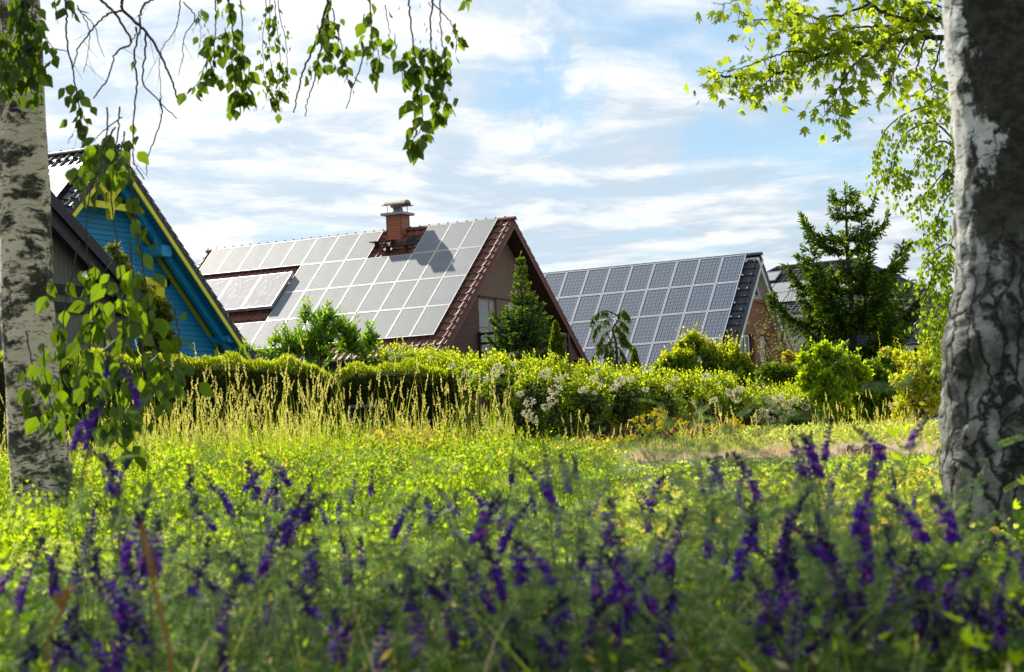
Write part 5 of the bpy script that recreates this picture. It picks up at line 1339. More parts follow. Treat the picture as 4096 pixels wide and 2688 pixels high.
# ---- shrubs in front of the brick house and along the right
reseed(63); b = at_ground(1640, 60)
lb = [(*loc_of(b, ox, oy, 60 + dd), r, r, r) for ox, oy, r, dd in ((1580, 830, .34, 0), (1610, 810, .32, .2), (1560, 850, .3, 0), (1640, 835, .36, .1), (1600, 850, .4, -.1), (1690, 850, .38, -.2), (1715, 838, .28, -.2), (1738, 860, .26, 0), (1690, 820, .26, 0), (1650, 870, .45, 0), (1575, 880, .4, 0), (1735, 885, .32, 0), (1612, 792, .16, .1), (1590, 800, .15, 0), (1705, 812, .14, 0), (1535, 862, .2, 0))]
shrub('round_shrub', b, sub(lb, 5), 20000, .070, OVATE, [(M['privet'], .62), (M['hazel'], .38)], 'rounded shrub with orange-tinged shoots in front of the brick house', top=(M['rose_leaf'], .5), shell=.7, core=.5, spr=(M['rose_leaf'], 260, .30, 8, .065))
reseed(64); b = at_ground(1960, 52)
lb = [(*loc_of(b, ox, oy, 52 + dd), r, r, r) for ox, oy, r, dd in ((1900, 860, .26, 0), (1930, 845, .28, .1), (1880, 885, .25, 0), (1960, 865, .30, 0), (1920, 900, .35, -.1), (1990, 880, .26, .1), (1950, 910, .36, 0), (1900, 925, .3, -.1), (1870, 850, .2, .2), (1915, 825, .18, .1), (1880, 940, .3, -.2), (1960, 945, .34, -.2), (1925, 960, .3, -.3), (1985, 850, .2, .2), (1945, 830, .18, .2))]
shrub('hazel_bush', b, sub(lb, 4), 9000, .12, OVATE, [(M['hazel'], 1)], 'bright green broad-leaved bush below the large spruce, left of the darker one', top=(M['privet_new_lit'], .35), shell=.6, spr=(M['hazel'], 90, .30, 6, .10))
reseed(65); b = at_ground(2035, 53)
lb = [(*loc_of(b, ox, oy, 53 + dd), r, r, r) for ox, oy, r, dd in ((2020, 880, .30, 0), (2050, 890, .30, .1), (2010, 915, .34, 0), (2045, 925, .36, 0), (2075, 900, .26, .2), (2030, 865, .2, .1), (2015, 945, .3, -.1), (2060, 945, .3, 0), (2000, 865, .2, 0), (2080, 860, .24, .3), (2065, 835, .2, .4), (2095, 935, .3, 0), (2050, 965, .3, -.2))]
shrub('hazel_bush', b, sub(lb, 4), 7500, .11, OVATE, [(M['privet'], .75), (M['hazel'], .25)], 'darker broad-leaved bush between the bright green bush and the rose bush', shell=.6)
reseed(66); b = at_ground(2140, 49)
lb = [(*loc_of(b, ox, oy, 49 + dd), r, r, r) for ox, oy, r, dd in ((2110, 880, .26, 0), (2140, 860, .28, .1), (2170, 850, .3, .2), (2160, 890, .34, 0), (2120, 915, .3, 0), (2180, 910, .3, 0), (2090, 930, .24, 0), (2150, 930, .34, -.1), (2190, 880, .3, .2), (2220, 860, .3, .2), (2085, 835, .18, .8), (2120, 830, .2, .8), (2060, 820, .12, .9), (2230, 900, .4, .2), (2110, 850, .24, .3), (2150, 820, .2, .5), (2190, 820, .25, .4), (2130, 895, .3, -.1), (2100, 955, .26, -.1), (2160, 960, .34, -.2), (2080, 890, .2, .1))]
rose = shrub('rose_bush', b, sub(lb, 3), 13000, .066, OVATE, [(M['rose_leaf'], .8), (M['hazel'], .2)], 'yellow-green wild rose bush with small pink flowers beside the right birch', shell=.8, core=.35, spr=(M['rose_leaf'], 200, .32, 7, .06))
m_ = 26; d_ = rand_dirs(m_); d_[:, 2] = abs(d_[:, 2]); V, Fs = scatter(QUADL[0], QUADL[1], d_ * .01, frames(unit(d_), rand_dirs(m_)), .05); ros = make_mesh('rose_flower', V, [(f, M['pink']) for f in Fs])
for k in range(42):
    l = lb[rnd.randrange(len(lb))]; dv = unit(np.array([rnd.gauss(0, 1), -abs(rnd.gauss(.8, .5)), rnd.gauss(.3, .7)])); o = link('rose_flower', ros, rose, tuple(np.array(l[:3]) + dv * l[3] * 1.03)); o.scale = [rnd.uniform(.55, .95)] * 3
reseed(67); b = at_ground(1838, 58.5)
lb = [(*loc_of(b, ox, oy, 58.5), r, r, r) for ox, oy, r in ((1832, 832, .14), (1845, 842, .2), (1865, 850, .2), (1880, 848, .15), (1850, 860, .25), (1828, 822, .08))]
shrub('golden_shrub', b, lb, 1500, .07, OVATE, [(M['gold_leaf'], 1)], 'small golden-yellow shrub at the foot of the large spruce', shell=.6)
reseed(68); b = at_ground(1830, 56)
lb = [(*loc_of(b, ox, oy, 56 + dd), r, r, r * .55) for ox, oy, r, dd in ((1800, 862, .25, 0), (1830, 872, .3, .1), (1860, 880, .3, 0), (1780, 872, .2, 0), (1810, 885, .3, .1), (1845, 900, .3, .1), (1880, 895, .25, .2))]
shrub('low_spruce', b, lb, 2600, .15, SHOOT, [(M['spruce_new'], .5), (M['spruce_dark'], .5)], 'low spreading young spruce beside the wooden post', 'conifer', shell=.8, core=.5)
pb = at_ground(1845, 57.5); pt = height_to(1845, 842, 57.5); post = MB(); V, F = tube_arrays([[0, 0, -.05], [.01, 0, pt * .5], [0, 0, pt]], [.062, .06, .058], 12); post.arrays(V, F, M['wood_tan']); post.add(V[-12:], [tuple(range(12))], M['wood_tan'])
tag(post.build('wooden_post', None, True, pb), 'round cut wooden post standing among the shrubs', 'post')
def willow():
    d = 72; b = at_ground(1800, d); B = np.array(b); root = empty('willow_shrub', b); tag(root, 'thin airy willow shrub with yellowish leaves in front of the brick gable', 'shrub')
    br = []; lp = []
    ends = [(1765, 715), (1755, 740), (1775, 700), (1790, 690), (1800, 720), (1780, 745), (1815, 740), (1830, 760), (1760, 770), (1840, 780), (1850, 740), (1865, 760), (1825, 800), (1740, 730), (1875, 700), (1872, 590), (1888, 575), (1862, 575), (1878, 640), (1900, 720), (1920, 740), (1770, 800), (1790, 790), (1835, 720), (1850, 790), (1870, 800), (1810, 780), (1845, 810), (1890, 770)]
    for k, (x, y) in enumerate(ends):
        e = np.array(P(x, y, d + rnd.uniform(-.5, .5))) - B; m = np.array([e[0] * .35 + rnd.gauss(0, .1), rnd.gauss(0, .2), e[2] * .6]); q = spline([[rnd.gauss(0, .06), 0, -.05], m, e], 22); q += rng.normal(0, .012, q.shape); V, F = tube_arrays(q, np.linspace(.014, .003, 22), 4); br.append((V, [F], M['trunk_brown'])); br += stalks(q[10:], 4, .3, .004, M['trunk_brown'])
        if y > 660: lp.append(hang_leaves(q, 62 if x < 1830 else 130, .085, .20, LANCE, M['olive_leaf'], droop=.3, t0=.3))
    foliage('branch', root, br); foliage('leaves', root, lp)
reseed(49); willow()
# ---- golden weeping arborvitae in front of the blue gable
reseed(69); b = at_ground(330, 63)
lb = [(*loc_of(b, ox, oy, 63 + dd), r, r * .8, r * .75) for ox, oy, r, dd in ((262, 575, .16, 0), (275, 600, .22, .1), (290, 625, .2, 0), (315, 650, .22, 0), (330, 680, .28, .1), (345, 705, .3, 0), (370, 710, .3, 0), (385, 735, .22, 0), (365, 745, .34, .1), (380, 775, .26, 0), (350, 790, .3, .1), (330, 740, .3, .2), (380, 810, .3, .1), (305, 690, .25, .3), (340, 830, .4, .2))]
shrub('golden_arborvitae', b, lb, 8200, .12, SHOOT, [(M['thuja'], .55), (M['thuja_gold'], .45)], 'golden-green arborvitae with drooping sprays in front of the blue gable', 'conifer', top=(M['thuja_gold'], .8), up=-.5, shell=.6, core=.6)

# ------------------------------------------------------------ meadow
def in_view(n, d0, d1, ox0, ox1, p=1.0, pad=0.0):
    """random ground points between depths d0..d1 across overview columns ox0..ox1"""
    d = (d0 ** p + (d1 ** p - d0 ** p) * rng.random(n)) ** (1 / p)
    a0, a1 = (ox0 - 1190) * 1.721 / FPX, (ox1 - 1190) * 1.721 / FPX
    x = d * (a0 + (a1 - a0) * rng.random(n)) + rng.uniform(-pad, pad, n) if pad else d * (a0 + (a1 - a0) * rng.random(n))
    return np.stack([x, d, ground_z(x, d)], 1)
def plant_leaves(base, hgt, per, size, tpl, mat, lean=.25, hbias=.7, tip_up=.5):
    """leafy stems: per leaves on each of the stems standing at base"""
    n = len(base); k = n * per; idx = np.repeat(np.arange(n), per); f = rng.random(k) ** hbias
    ln = rng.normal(0, lean, (n, 2)); h = hgt if np.ndim(hgt) else np.full(n, hgt)
    z = h[idx] * f; pos = base[idx] + np.stack([ln[idx, 0] * z, ln[idx, 1] * z, z], 1) + rng.normal(0, .03, (k, 3)) * [1, 1, .4]
    tip = unit(rand_dirs(k) + [0, 0, tip_up]); V, Fs = scatter(tpl[0], tpl[1], pos, frames(tip, rand_dirs(k)), size * rng.uniform(.6, 1.3, k)); return (V, Fs, mat)
def blades(base, hgt, width, mat, bend=.35, seg=4):
    n = len(base); h = hgt * rng.uniform(.55, 1.15, n); a = rng.uniform(0, 6.283, n); b = h * rng.uniform(.05, 1, n) * bend; w = width * rng.uniform(.6, 1.3, n); fa = rng.uniform(0, 6.283, n)
    t = np.linspace(0, 1, seg); V = np.zeros((n, seg, 2, 3))
    for i, s in enumerate(t):
        c = base + np.stack([np.cos(a) * b * s ** 2, np.sin(a) * b * s ** 2, h * s * (1 - .15 * s)], 1); ww = (w * (1 - s * .92))[:, None] * np.stack([np.cos(fa), np.sin(fa), 0 * fa], 1)
        V[:, i, 0] = c - ww; V[:, i, 1] = c + ww
    k = seg * 2; f = np.array([(2 * i, 2 * i + 1, 2 * i + 3, 2 * i + 2) for i in range(seg - 1)]); F = (f[None] + (np.arange(n) * k)[:, None, None]).reshape(-1, 4)
    return (V.reshape(-1, 3), [F], mat), base + np.stack([np.cos(a) * b, np.sin(a) * b, h * .85], 1), np.stack([np.cos(a) * b * 1.6, np.sin(a) * b * 1.6, h * .75], 1)
def seed_heads(tops, dirs, ln, mat, per=14, size=.022):
    n = len(tops); k = n * per; idx = np.repeat(np.arange(n), per); f = np.tile((np.arange(per) + .5) / per, n); d = unit(dirs)[idx]; L = ln * rng.uniform(.7, 1.3, n)[idx]
    nod = np.stack([np.zeros(k), np.zeros(k), -.16 * L * f ** 2], 1)
    pos = tops[idx] + d * (L * f)[:, None] + nod + rng.normal(0, .005, (k, 3)); tip = unit(d + rand_dirs(k) * .16); V, Fs = scatter(QUADL[0], QUADL[1], pos, frames(tip, rand_dirs(k)), size * (1.3 - .7 * f)); return (V, Fs, mat)
STUFF = 'stuff'
TRI = ([(0, 0, 0), (-.13, .45, .03), (0, 1.0, 0), (.13, .45, .03), (-.36, .30, .02), (-.50, .80, .0), (-.17, .62, .02), (.36, .30, .02), (.50, .80, 0), (.17, .62, .02)], [np.array([(0, 3, 2, 1), (0, 6, 5, 4), (0, 7, 8, 9)])])

# the bright leafy growth of the middle meadow: clumps of leafy stems, taller and shorter, with gaps between
def clumps(n, per, d0, d1, a, b, p, spread):
    c = in_view(n, d0, d1, a, b, p); h = rng.uniform(.30, .95, n) + 1.15 * rng.random(n) ** 5; gap = np.sin(c[:, 0] * 2.9 + 1.1 * np.sin(c[:, 1] * .8)) * np.sin(c[:, 1] * 1.15 + c[:, 0] * .7) > .38; h[gap] *= .28; q = np.repeat(c, per, 0); hh = np.repeat(h, per) * rng.uniform(.75, 1.15, n * per)
    q[:, :2] += rng.normal(0, 1, (n * per, 2)) * np.repeat(spread * rng.uniform(.5, 1.4, n), per)[:, None]; q[:, 2] = ground_z(q[:, 0], q[:, 1]); return q, hh
def stems_of(b, h, width, mat):
    g, _, _ = blades(b, 1.0, width, mat, .12, 3); V = g[0].reshape(len(b), -1, 3); V[:, :, 2] = b[:, 2:3] + (V[:, :, 2] - b[:, 2:3]) * h[:, None]; return (V.reshape(-1, 3), g[1], g[2])
def lush():
    parts = []
    hd = lambda d: np.interp(d, [6, 9, 14, 20, 26, 31], [.08, .12, .20, .29, .30, .20])
    for (n, per, d0, d1, a, b, p, sp, sz, cnt) in ((1500, 8, 8.5, 20, -80, 1420, .7, .10, .024, 15), (1150, 8, 18, 31, -80, 1300, .8, .16, .033, 14), (120, 8, 22, 28, 1150, 1420, .8, .14, .032, 12)):
        q, h = clumps(n, per, d0, d1, a, b, p, sp); H = h * hd(q[:, 1]) * np.interp(q[:, 0] / q[:, 1], [-.05, .0, .03], [1.0, .8, .5]); r = np.repeat(rng.random(n), per)
        for lo, hi, m in ((0, .44, 'meadow'), (.44, .90, 'meadow_shade'), (.90, .94, 'meadow_pale'), (.94, 1.01, 'weed')):
            k = (r >= lo) & (r < hi)
            if k.any(): parts.append(plant_leaves(q[k], H[k] * (1.12 if m == 'weed' else 1), cnt, sz, (TRI if m == 'meadow_pale' or sz < .03 and m == 'meadow' else LANCE), M[m], lean=.18, tip_up=.9)); parts.append(stems_of(q[k], H[k], .0016, M['vetch_stem']))
    b3 = in_view(2000, 9, 22, 1380, 2420, .7); H = np.clip(.17 - .022 * (b3[:, 1] - 10), .02, .18) * rng.uniform(.3, 1.3, len(b3)); k = rng.random(len(b3)) < .6
    parts += [plant_leaves(b3[k], H[k], 10, .030, TRI, M['meadow']), plant_leaves(b3[~k], H[~k], 9, .030, TRI, M['meadow_pale'])]
    y = in_view(260, 14, 33, 0, 1400, .8); parts.append(plant_leaves(y, .32, 7, .035, OVATE, M['meadow_yel'])); y = in_view(90, 26, 31, 830, 1010); parts.append(plant_leaves(y, .42, 10, .06, OVATE, M['meadow_yel']))
    y = in_view(420, 8, 15, 1350, 2350, .8); parts.append(plant_leaves(y, .14, 7, .032, OVATE, M['meadow_yel']))
    g, _, _ = blades(in_view(5000, 9, 31, -80, 1370, .7), .28, .003, M['meadow_shade'], .4); parts.append(g); g, _, _ = blades(in_view(900, 12, 31, -80, 1370, .7), .42, .003, M['grass'], .4); parts.append(g)
    # the meadow runs on to both sides of the view
    for (a, b) in ((-1500, -70), (2400, 3900)):
        q, h = clumps(420, 8, 3.0, 14, a, b, .8, .16); parts.append(plant_leaves(q, h * .17, 9, .034, TRI, M['meadow_shade'])); q, h = clumps(420, 8, 3.0, 14, a, b, .8, .16); parts.append(plant_leaves(q, h * .17, 9, .030, TRI, M['meadow']))
        q, h = clumps(520, 8, 13, 46, a, b, .9, .30); parts.append(plant_leaves(q, h * .30, 9, .06, TRI, M['meadow'])); q, h = clumps(420, 8, 13, 46, a, b, .9, .30); parts.append(plant_leaves(q, h * .30, 9, .06, LANCE, M['meadow_shade']))
        g, _, _ = blades(in_view(5000, 3, 46, a, b, .8), .30, .006, M['grass'], .5); parts.append(g)
    g, _, _ = blades(in_view(5000, 46, 100, -900, 3300), .35, .012, M['meadow'], .5); parts.append(g)
    V, G = merge(parts); o = link('meadow_grass', make_mesh('meadow_grass', V, G)); tag(o, 'bright sunlit yellow-green leafy growth filling the middle of the meadow', None, None, STUFF)
reseed(81); lush()
def tall():
    parts = []
    for (n, d0, d1, a, b, h, hd) in ((560, 26, 40, 285, 740, 1.2, .24), (150, 27, 33, 330, 760, 1.5, .26), (60, 25, 32, 760, 1180, 1.25, .26), (420, 27, 40, -60, 330, 1.0, .2), (330, 27, 40, 700, 1180, 1.25, .20), (60, 28, 36, 1150, 1450, .7, .13), (110, 34, 44, 1880, 2120, .8, .15), (120, 34, 46, 2050, 2330, .45, .12), (60, 28, 34, 1560, 1760, .75, .2)):
        base = in_view(n, d0, d1, a, b); hh = h * (0.34 + .76 * rng.random(n) ** 1.5)
        s, tp, di = blades(base, 1.0, .0055, M['grass'], .20, 6)
        V = s[0].reshape(n, -1, 3); V[:, :, 2] = base[:, 2:3] + (V[:, :, 2] - base[:, 2:3]) * hh[:, None]; tp[:, 2] = base[:, 2] + (tp[:, 2] - base[:, 2]) * hh
        parts.append((V.reshape(-1, 3), s[1], s[2])); m = rng.random(n) < .85; parts.append(seed_heads(tp[m] - unit(di[m]) * .02, di[m], hd, M['grass_head'], 24, .024))
        g, _, _ = blades(in_view(int(n * 1.8), d0, d1, a, b), h * .50, .005, M['meadow'], .5, 4); parts.append(g)
    V, G = merge(parts); o = link('tall_grass', make_mesh('tall_grass', V, G)); tag(o, 'tall pale seeding grass standing in front of the hedges', None, None, STUFF)
reseed(82); tall()
def dry():
    b1 = in_view(5500, 23, 44, 1400, 2420, .8); b2 = in_view(4000, 24.5, 32, 1440, 1840); b3 = in_view(1200, 34, 46, 1850, 2420)
    p1, _, _ = blades(b1, .13, .005, M['dry'], .8, 3); p2, _, _ = blades(b2, .10, .005, M['dry_pink'], .9, 3); p3, _, _ = blades(b3, .28, .006, M['grass'], .6, 4)
    w = in_view(900, 27, 45, 1400, 2420); ww = in_view(900, 30, 43, 1650, 2420); parts = [p1, p2, p3, plant_leaves(w, .16, 9, .045, LANCE, M['weed']), plant_leaves(ww, .30, 10, .05, LANCE, M['meadow_pale'])]
    V, G = merge(parts); o = link('dry_grass', make_mesh('dry_grass', V, G)); tag(o, 'short pinkish and straw-coloured dry grass on the sunny terrace', None, None, STUFF)
reseed(83); dry()
# grey-green vetch leaves and undergrowth close to the camera
def near_growth():
    parts = []
    cap = lambda d: np.clip(.545 - .0585 * d, .05, .27)
    def ferny(n, d0, d1, a, b, f, sz, mat, p=1.0, per=9, fixed=None):
        base = in_view(n, d0, d1, a, b, p); k = n * per; idx = np.repeat(np.arange(n), per); hh = (cap(base[:, 1]) * f if fixed is None else fixed) * rng.uniform(.4, 1.15, n); fr = rng.random(k) ** .8
        ln = rng.normal(0, .40, (n, 2)); z = hh[idx] * fr; pos = base[idx] + np.stack([ln[idx, 0] * z, ln[idx, 1] * z, z], 1)
        az = rng.uniform(0, 6.283, k); tip = unit(np.stack([np.cos(az), np.sin(az), rng.uniform(-.1, .9, k)], 1)); V, Fs = scatter(PINNATE[0], PINNATE[1], pos, frames(tip, np.tile([0, 0, .5], (k, 1)) + rng.normal(0, .8, (k, 3))), sz * rng.uniform(.6, 1.2, k)); parts.append((V, Fs, mat))
        parts.append(stems_of(base, hh, .0016, M['vetch_leaf']))
    ferny(680, 3.2, 8.5, -150, 2500, 1.0, .052, M['vetch_leaf'], 1.1, 10)
    ferny(380, 2.9, 5.5, -200, 2550, .75, .045, M['vetch_shade'], 1.0, 10)
    ferny(130, 3.6, 8.0, 230, 2180, 1, .060, M['vetch_leaf'], 1.0, 14, .42)
    ferny(70, 3.6, 7.0, 1350, 2180, 1, .060, M['vetch_leaf'], 1.0, 14, .48)
    ferny(60, 6.5, 11.5, 230, 1500, 1, .065, M['vetch_leaf'], 1.0, 12, .34)
    ferny(320, 6.5, 12.5, -150, 2180, 1, .065, M['meadow_pale'], 1.0, 9, .15)
    def low(n, d0, d1, f, per, sz, tpl, m): u = in_view(n, d0, d1, -200, 2550); parts.append(plant_leaves(u, cap(u[:, 1]) * f * rng.uniform(.5, 1.2, n), per, sz, tpl, M[m]))
    low(500, 2.6, 7.5, .6, 8, .028, LANCE, 'vetch_shade'); low(500, 2.7, 8.0, .7, 8, .022, LANCE, 'meadow_shade'); low(260, 2.9, 9.0, 1.0, 7, .016, LANCE, 'meadow'); low(900, 6.5, 12.5, 1.2, 9, .018, TRI, 'meadow'); low(500, 6.5, 12.5, 1.2, 8, .018, TRI, 'meadow_pale')
    low(170, 2.8, 6.0, .8, 7, .020, LANCE, 'meadow_yel'); low(150, 2.6, 4.2, .6, 6, .03, LANCE, 'dry')
    for (n, f, w, m) in ((900, 1.25, .0020, 'vetch_shade'), (420, 1.35, .0018, 'vetch_leaf'), (220, 1.3, .0020, 'meadow'), (150, 1.3, .0020, 'dry')):
        u = in_view(n, 2.8, 8.5, -200, 2550); g, _, _ = blades(u, 1.0, w, M[m], .45, 5); V = g[0].reshape(n, -1, 3); V[:, :, 2] = u[:, 2:3] + (V[:, :, 2] - u[:, 2:3]) * (cap(u[:, 1]) * f)[:, None]; parts.append((V.reshape(-1, 3), g[1], g[2]))
    V, G = merge(parts); o = link('vetch_foliage', make_mesh('vetch_foliage', V, G)); tag(o, 'grey-green feathery vetch leaves and undergrowth blurred in the shaded foreground', None, None, STUFF)
reseed(84); near_growth()

# ---- purple vetch: each plant has a stem, a few feathery leaves and one flower spike
def tube_flower():
    V = []; F = []; k = 6
    for y, r in ((0, .08), (.25, .15), (.6, .13), (.85, .20), (1.0, .10)):
        V += [(r * math.cos(6.283 * i / k), y, r * math.sin(6.283 * i / k) + .10 * y * y) for i in range(k)]
    for a in range(4): F += [(a * k + i, a * k + (i + 1) % k, (a + 1) * k + (i + 1) % k, (a + 1) * k + i) for i in range(k)]
    return V, [np.array(F)]
TUBE = tube_flower()
reseed(90); protos = []
for v in range(7):
    ln = (.075, .085, .06, .095, .07, .05, .085)[v]; lean = (.2, .5, .9, .35, .7, .1, .55)[v]; young = v in (2, 5)
    H = .30; sp = spline([[0, 0, -.02], [.02, .01, H * .4], [-.01, .0, H * .75], [.012, 0, H]], 16); V, F = tube_arrays(sp, np.linspace(.0016, .0011, 16), 5); stem = make_mesh('stem', V, [(F, M['vetch_stem'])])
    k = 10; pos = sp[rng.integers(3, 15, k)]; az = rng.uniform(0, 6.283, k); tip = unit(np.stack([np.cos(az), np.sin(az), rng.uniform(.1, .9, k)], 1)); V, Fs = scatter(PINNATE[0], PINNATE[1], pos, frames(tip, np.tile([0, 0, 1.], (k, 1))), .07 * rng.uniform(.7, 1.2, k)); leaf = make_mesh('leaves', V, [(f, M['vetch_leaf']) for f in Fs])
    ax = spline([sp[-1], sp[-1] + [ln * lean * .35, 0, ln * .4], sp[-1] + [ln * lean, 0, ln * (1.02 - .3 * lean)]], 12); V, F = tube_arrays(ax, .0011, 4); parts = [(V, [F], M['bud'])]
    n = 44 if not young else 22; f = (np.arange(n) + .5) / n; p = ax[np.minimum((f * 11).astype(int), 10)]; axd = unit(ax[-1] - ax[0]); az = np.where(np.arange(n) % 2, .9, -.9) + rng.normal(0, .55, n)
    s1 = np.array([0, 1., 0]); s2 = unit(np.cross(axd, s1)); outd = np.cos(az)[:, None] * s2 + np.sin(az)[:, None] * s1
    dr = unit(outd * .85 + axd * np.linspace(-1.25, .95, n)[:, None]); sz = .0185 * np.linspace(1.0, .55, n); V, Fs = scatter(TUBE[0], TUBE[1], p, frames(dr, rand_dirs(n)), sz); m1 = f < (.72 if not young else .15); nf = len(TUBE[1][0])
    F = Fs[0].reshape(n, nf, 4); pale = (rng.random(n) < .18) & m1
    for msk, mm in ((m1 & ~pale, 'petal'), (pale, 'petal_tip'), (~m1, 'bud')):
        if msk.any():
            vv = V.reshape(n, -1, 3)[msk].reshape(-1, 3); kf = np.concatenate([TUBE[1][0] + i * len(TUBE[0]) for i in range(int(msk.sum()))]); parts.append((vv, [kf], M[mm]))
    V, G = merge(parts); flower = make_mesh('flower_spike', V, G, True); protos.append((stem, leaf, flower, ax[-1]))
SPOTS = [(1885, 1165, 1.25), (1872, 1185, 1.2), (1895, 1200, 1.15), (1880, 1090, 1.1), (1883, 1060, 1), (1750, 1185, 1.1), (1765, 1225, 1.1), (1820, 1245, 1.25), (1808, 1215, 1.1), (1640, 1060, 1), (1665, 1055, .9), (1700, 1040, 1), (1545, 1110, 1.1), (1565, 1130, .9), (1730, 1095, 1), (1935, 945, .95), (1870, 995, 1), (1855, 985, .9), (1888, 985, .9), (1838, 1000, .9), (1980, 970, .9), (2160, 950, 1), (2052, 1030, 1), (2035, 1050, .8),
         (2030, 1125, 1), (2055, 1150, .9), (2165, 1150, 1), (1990, 1195, .95), (2003, 1225, 1), (1905, 1285, 1), (1932, 1300, .9), (2118, 1300, 1.1), (2135, 1315, .9), (2212, 1330, 1.3), (2238, 1360, 1.1), (2335, 1270, 1.35), (1985, 1370, 1.1), (1750, 1385, .9), (2110, 1410, 1.1), (2150, 1425, 1.2), (2168, 1455, 1), (2240, 1445, 1.1), (2282, 1450, .9), (2355, 1440, 1.2), (1902, 1525, 1.2), (2005, 1530, 1), (1980, 1520, .8),
         (1165, 1140, 1.1), (1178, 1165, 1), (1195, 1265, .9), (1115, 1275, .9), (1240, 1165, 1), (1232, 1140, .8), (1210, 1060, 1), (1195, 1050, .8), (1268, 1040, .9), (1060, 1150, .9), (1080, 1140, .8), (978, 1150, .9), (832, 1100, .7), (868, 1085, .9), (628, 1080, 1), (640, 1100, 1.1), (655, 1105, 1), (575, 1060, 1.1), (603, 1035, .8), (708, 1145, 1), (765, 1140, .9), (698, 1195, 1), (735, 1255, .8), (655, 1225, .8), (725, 1090, .8), (790, 1165, .7),
         (225, 1180, 1.1), (265, 1190, 1.2), (322, 1190, 1.1), (345, 1180, 1.2), (365, 1190, 1), (440, 1175, .8), (75, 1250, 1), (105, 1262, 1), (140, 1275, 1.1), (485, 1300, .7), (415, 1315, .8), (342, 1385, .8), (285, 1405, .9), (180, 1435, 1.1), (185, 1495, .8), (110, 1525, 1.1), (298, 1535, .9), (72, 1500, .8), (230, 1275, .7), (440, 1060, .7), (470, 1080, .7), (480, 1130, .8), (430, 1120, .7), (455, 1150, .8), (205, 1020, .7), (240, 1010, .7), (300, 1040, .7), (225, 885, .8), (240, 870, .8), (215, 905, .7), (270, 735, .8), (255, 745, .7),
         (1270, 1470, 1), (1300, 1460, .9), (1283, 1500, .9), (1050, 1300, .7), (960, 1325, .7), (740, 1325, .7), (820, 1485, .7), (1130, 1275, .7), (1440, 1260, .8), (1480, 1180, .8), (1420, 1150, .8), (1310, 1195, .8), (1330, 1040, .8), (1690, 1100, .8), (1600, 1180, .8), (1660, 1200, .8), (1690, 1255, .9), (1625, 1090, .8), (1960, 1080, .8), (2100, 1200, .8), (2060, 1220, .7), (2070, 1085, .7), (1940, 1130, .8), (1300, 1030, .7), (1360, 1240, .7), (1560, 1230, .7)]
LBL = 'purple vetch flower spike on a feathery stem in the blurred foreground'; GRP = 'purple vetch flowers across the foreground'
def plant_vetch(ox, oy, s, d=None):
    a = (1207.5 - (ox - 1190) * .0396 - oy) * 1.721 / FPX
    if d is None:
        h = rnd.uniform(.30, .46) * (.8 + .2 * s)
        d = (.55 - h) / max(.02, .0435 - a) if a < .0235 else rnd.uniform(4.0, 6.0)
        d = min(7.2, max(3.5, d / max(.85, s))) if a < .0235 else d
    t = P(ox, oy, d); v = rnd.randrange(7); stem, leaf, fl, tip = protos[v]
    g = gz(t.x, t.y); sc = max(.55, (t.z - g) / tip[2]) if t.z - g > .12 else .55
    fs = 1.0 * (.70 + .36 * s); rz = rnd.uniform(0, 6.283)
    rt = empty('vetch_plant', (0, 0, 0), rz); tag(rt, LBL, 'flower', GRP)
    o1 = link('stem', stem, rt); o1.scale = (1.2, 1.2, sc); o2 = link('leaves', leaf, rt); o2.scale = (1, 1, sc)
    o3 = link('flower_spike', fl, rt); q = np.array([.0, 0, .30]); top = Vector((.012 * 1.2, 0, .30 * sc)); o3.location = top - Vector((.012, 0, .30)) * fs; o3.scale = (fs, fs, fs)
    tl = Vector((o3.location.x + tip[0] * fs, 0, 0)); c, s_ = math.cos(rz), math.sin(rz)
    rt.location = (t.x - c * tl.x, t.y - s_ * tl.x, g)
reseed(91)
for (ox, oy, s) in SPOTS: plant_vetch(ox, oy, s)
for k in range(100):
    ox = rnd.uniform(-20, 2400); oy = rnd.uniform(1110, 1500)
    if ox > 2180 and oy < 1310 or ox < 200 and oy < 1250: oy += 150
    plant_vetch(ox, oy, rnd.uniform(.4, .85), None if oy > 1250 else rnd.uniform(6, 9))

# ---- yellow ragwort, thistles
def ragwort_mesh(H, heads):
    sp = []; pos = []
    for k in range(heads):
        a = rnd.uniform(0, 6.283); r = rnd.uniform(.02, .13); e = np.array([math.cos(a) * r, math.sin(a) * r, H * rnd.uniform(.72, 1.0)]); q = spline([[0, 0, H * .35], [e[0] * .4, e[1] * .4, H * .6], e], 7); V, F = tube_arrays(q, .0028, 4); sp.append((V, [F], M['weed'])); pos.append(e)
    V, F = tube_arrays([[0, 0, -.03], [0, 0, H * .5]], .005, 5); sp.append((V, [F], M['weed'])); pl = plant_leaves(np.zeros((14, 3)), H * .7, 3, .06, LANCE, M['weed']); sp.append(pl)
    V, G = merge(sp); stem = make_mesh('stem', V, G)
    pos = np.repeat(np.array(pos), 12, 0) + rng.normal(0, .012, (heads * 12, 3)); V, Fs = scatter(QUADL[0], QUADL[1], pos, frames(rand_dirs(len(pos)), rand_dirs(len(pos))), .032); return stem, make_mesh('flower_head', V, [(f, M['yellow']) for f in Fs])
reseed(92); rag = [ragwort_mesh(.55, n) for n in (9, 14, 7)]
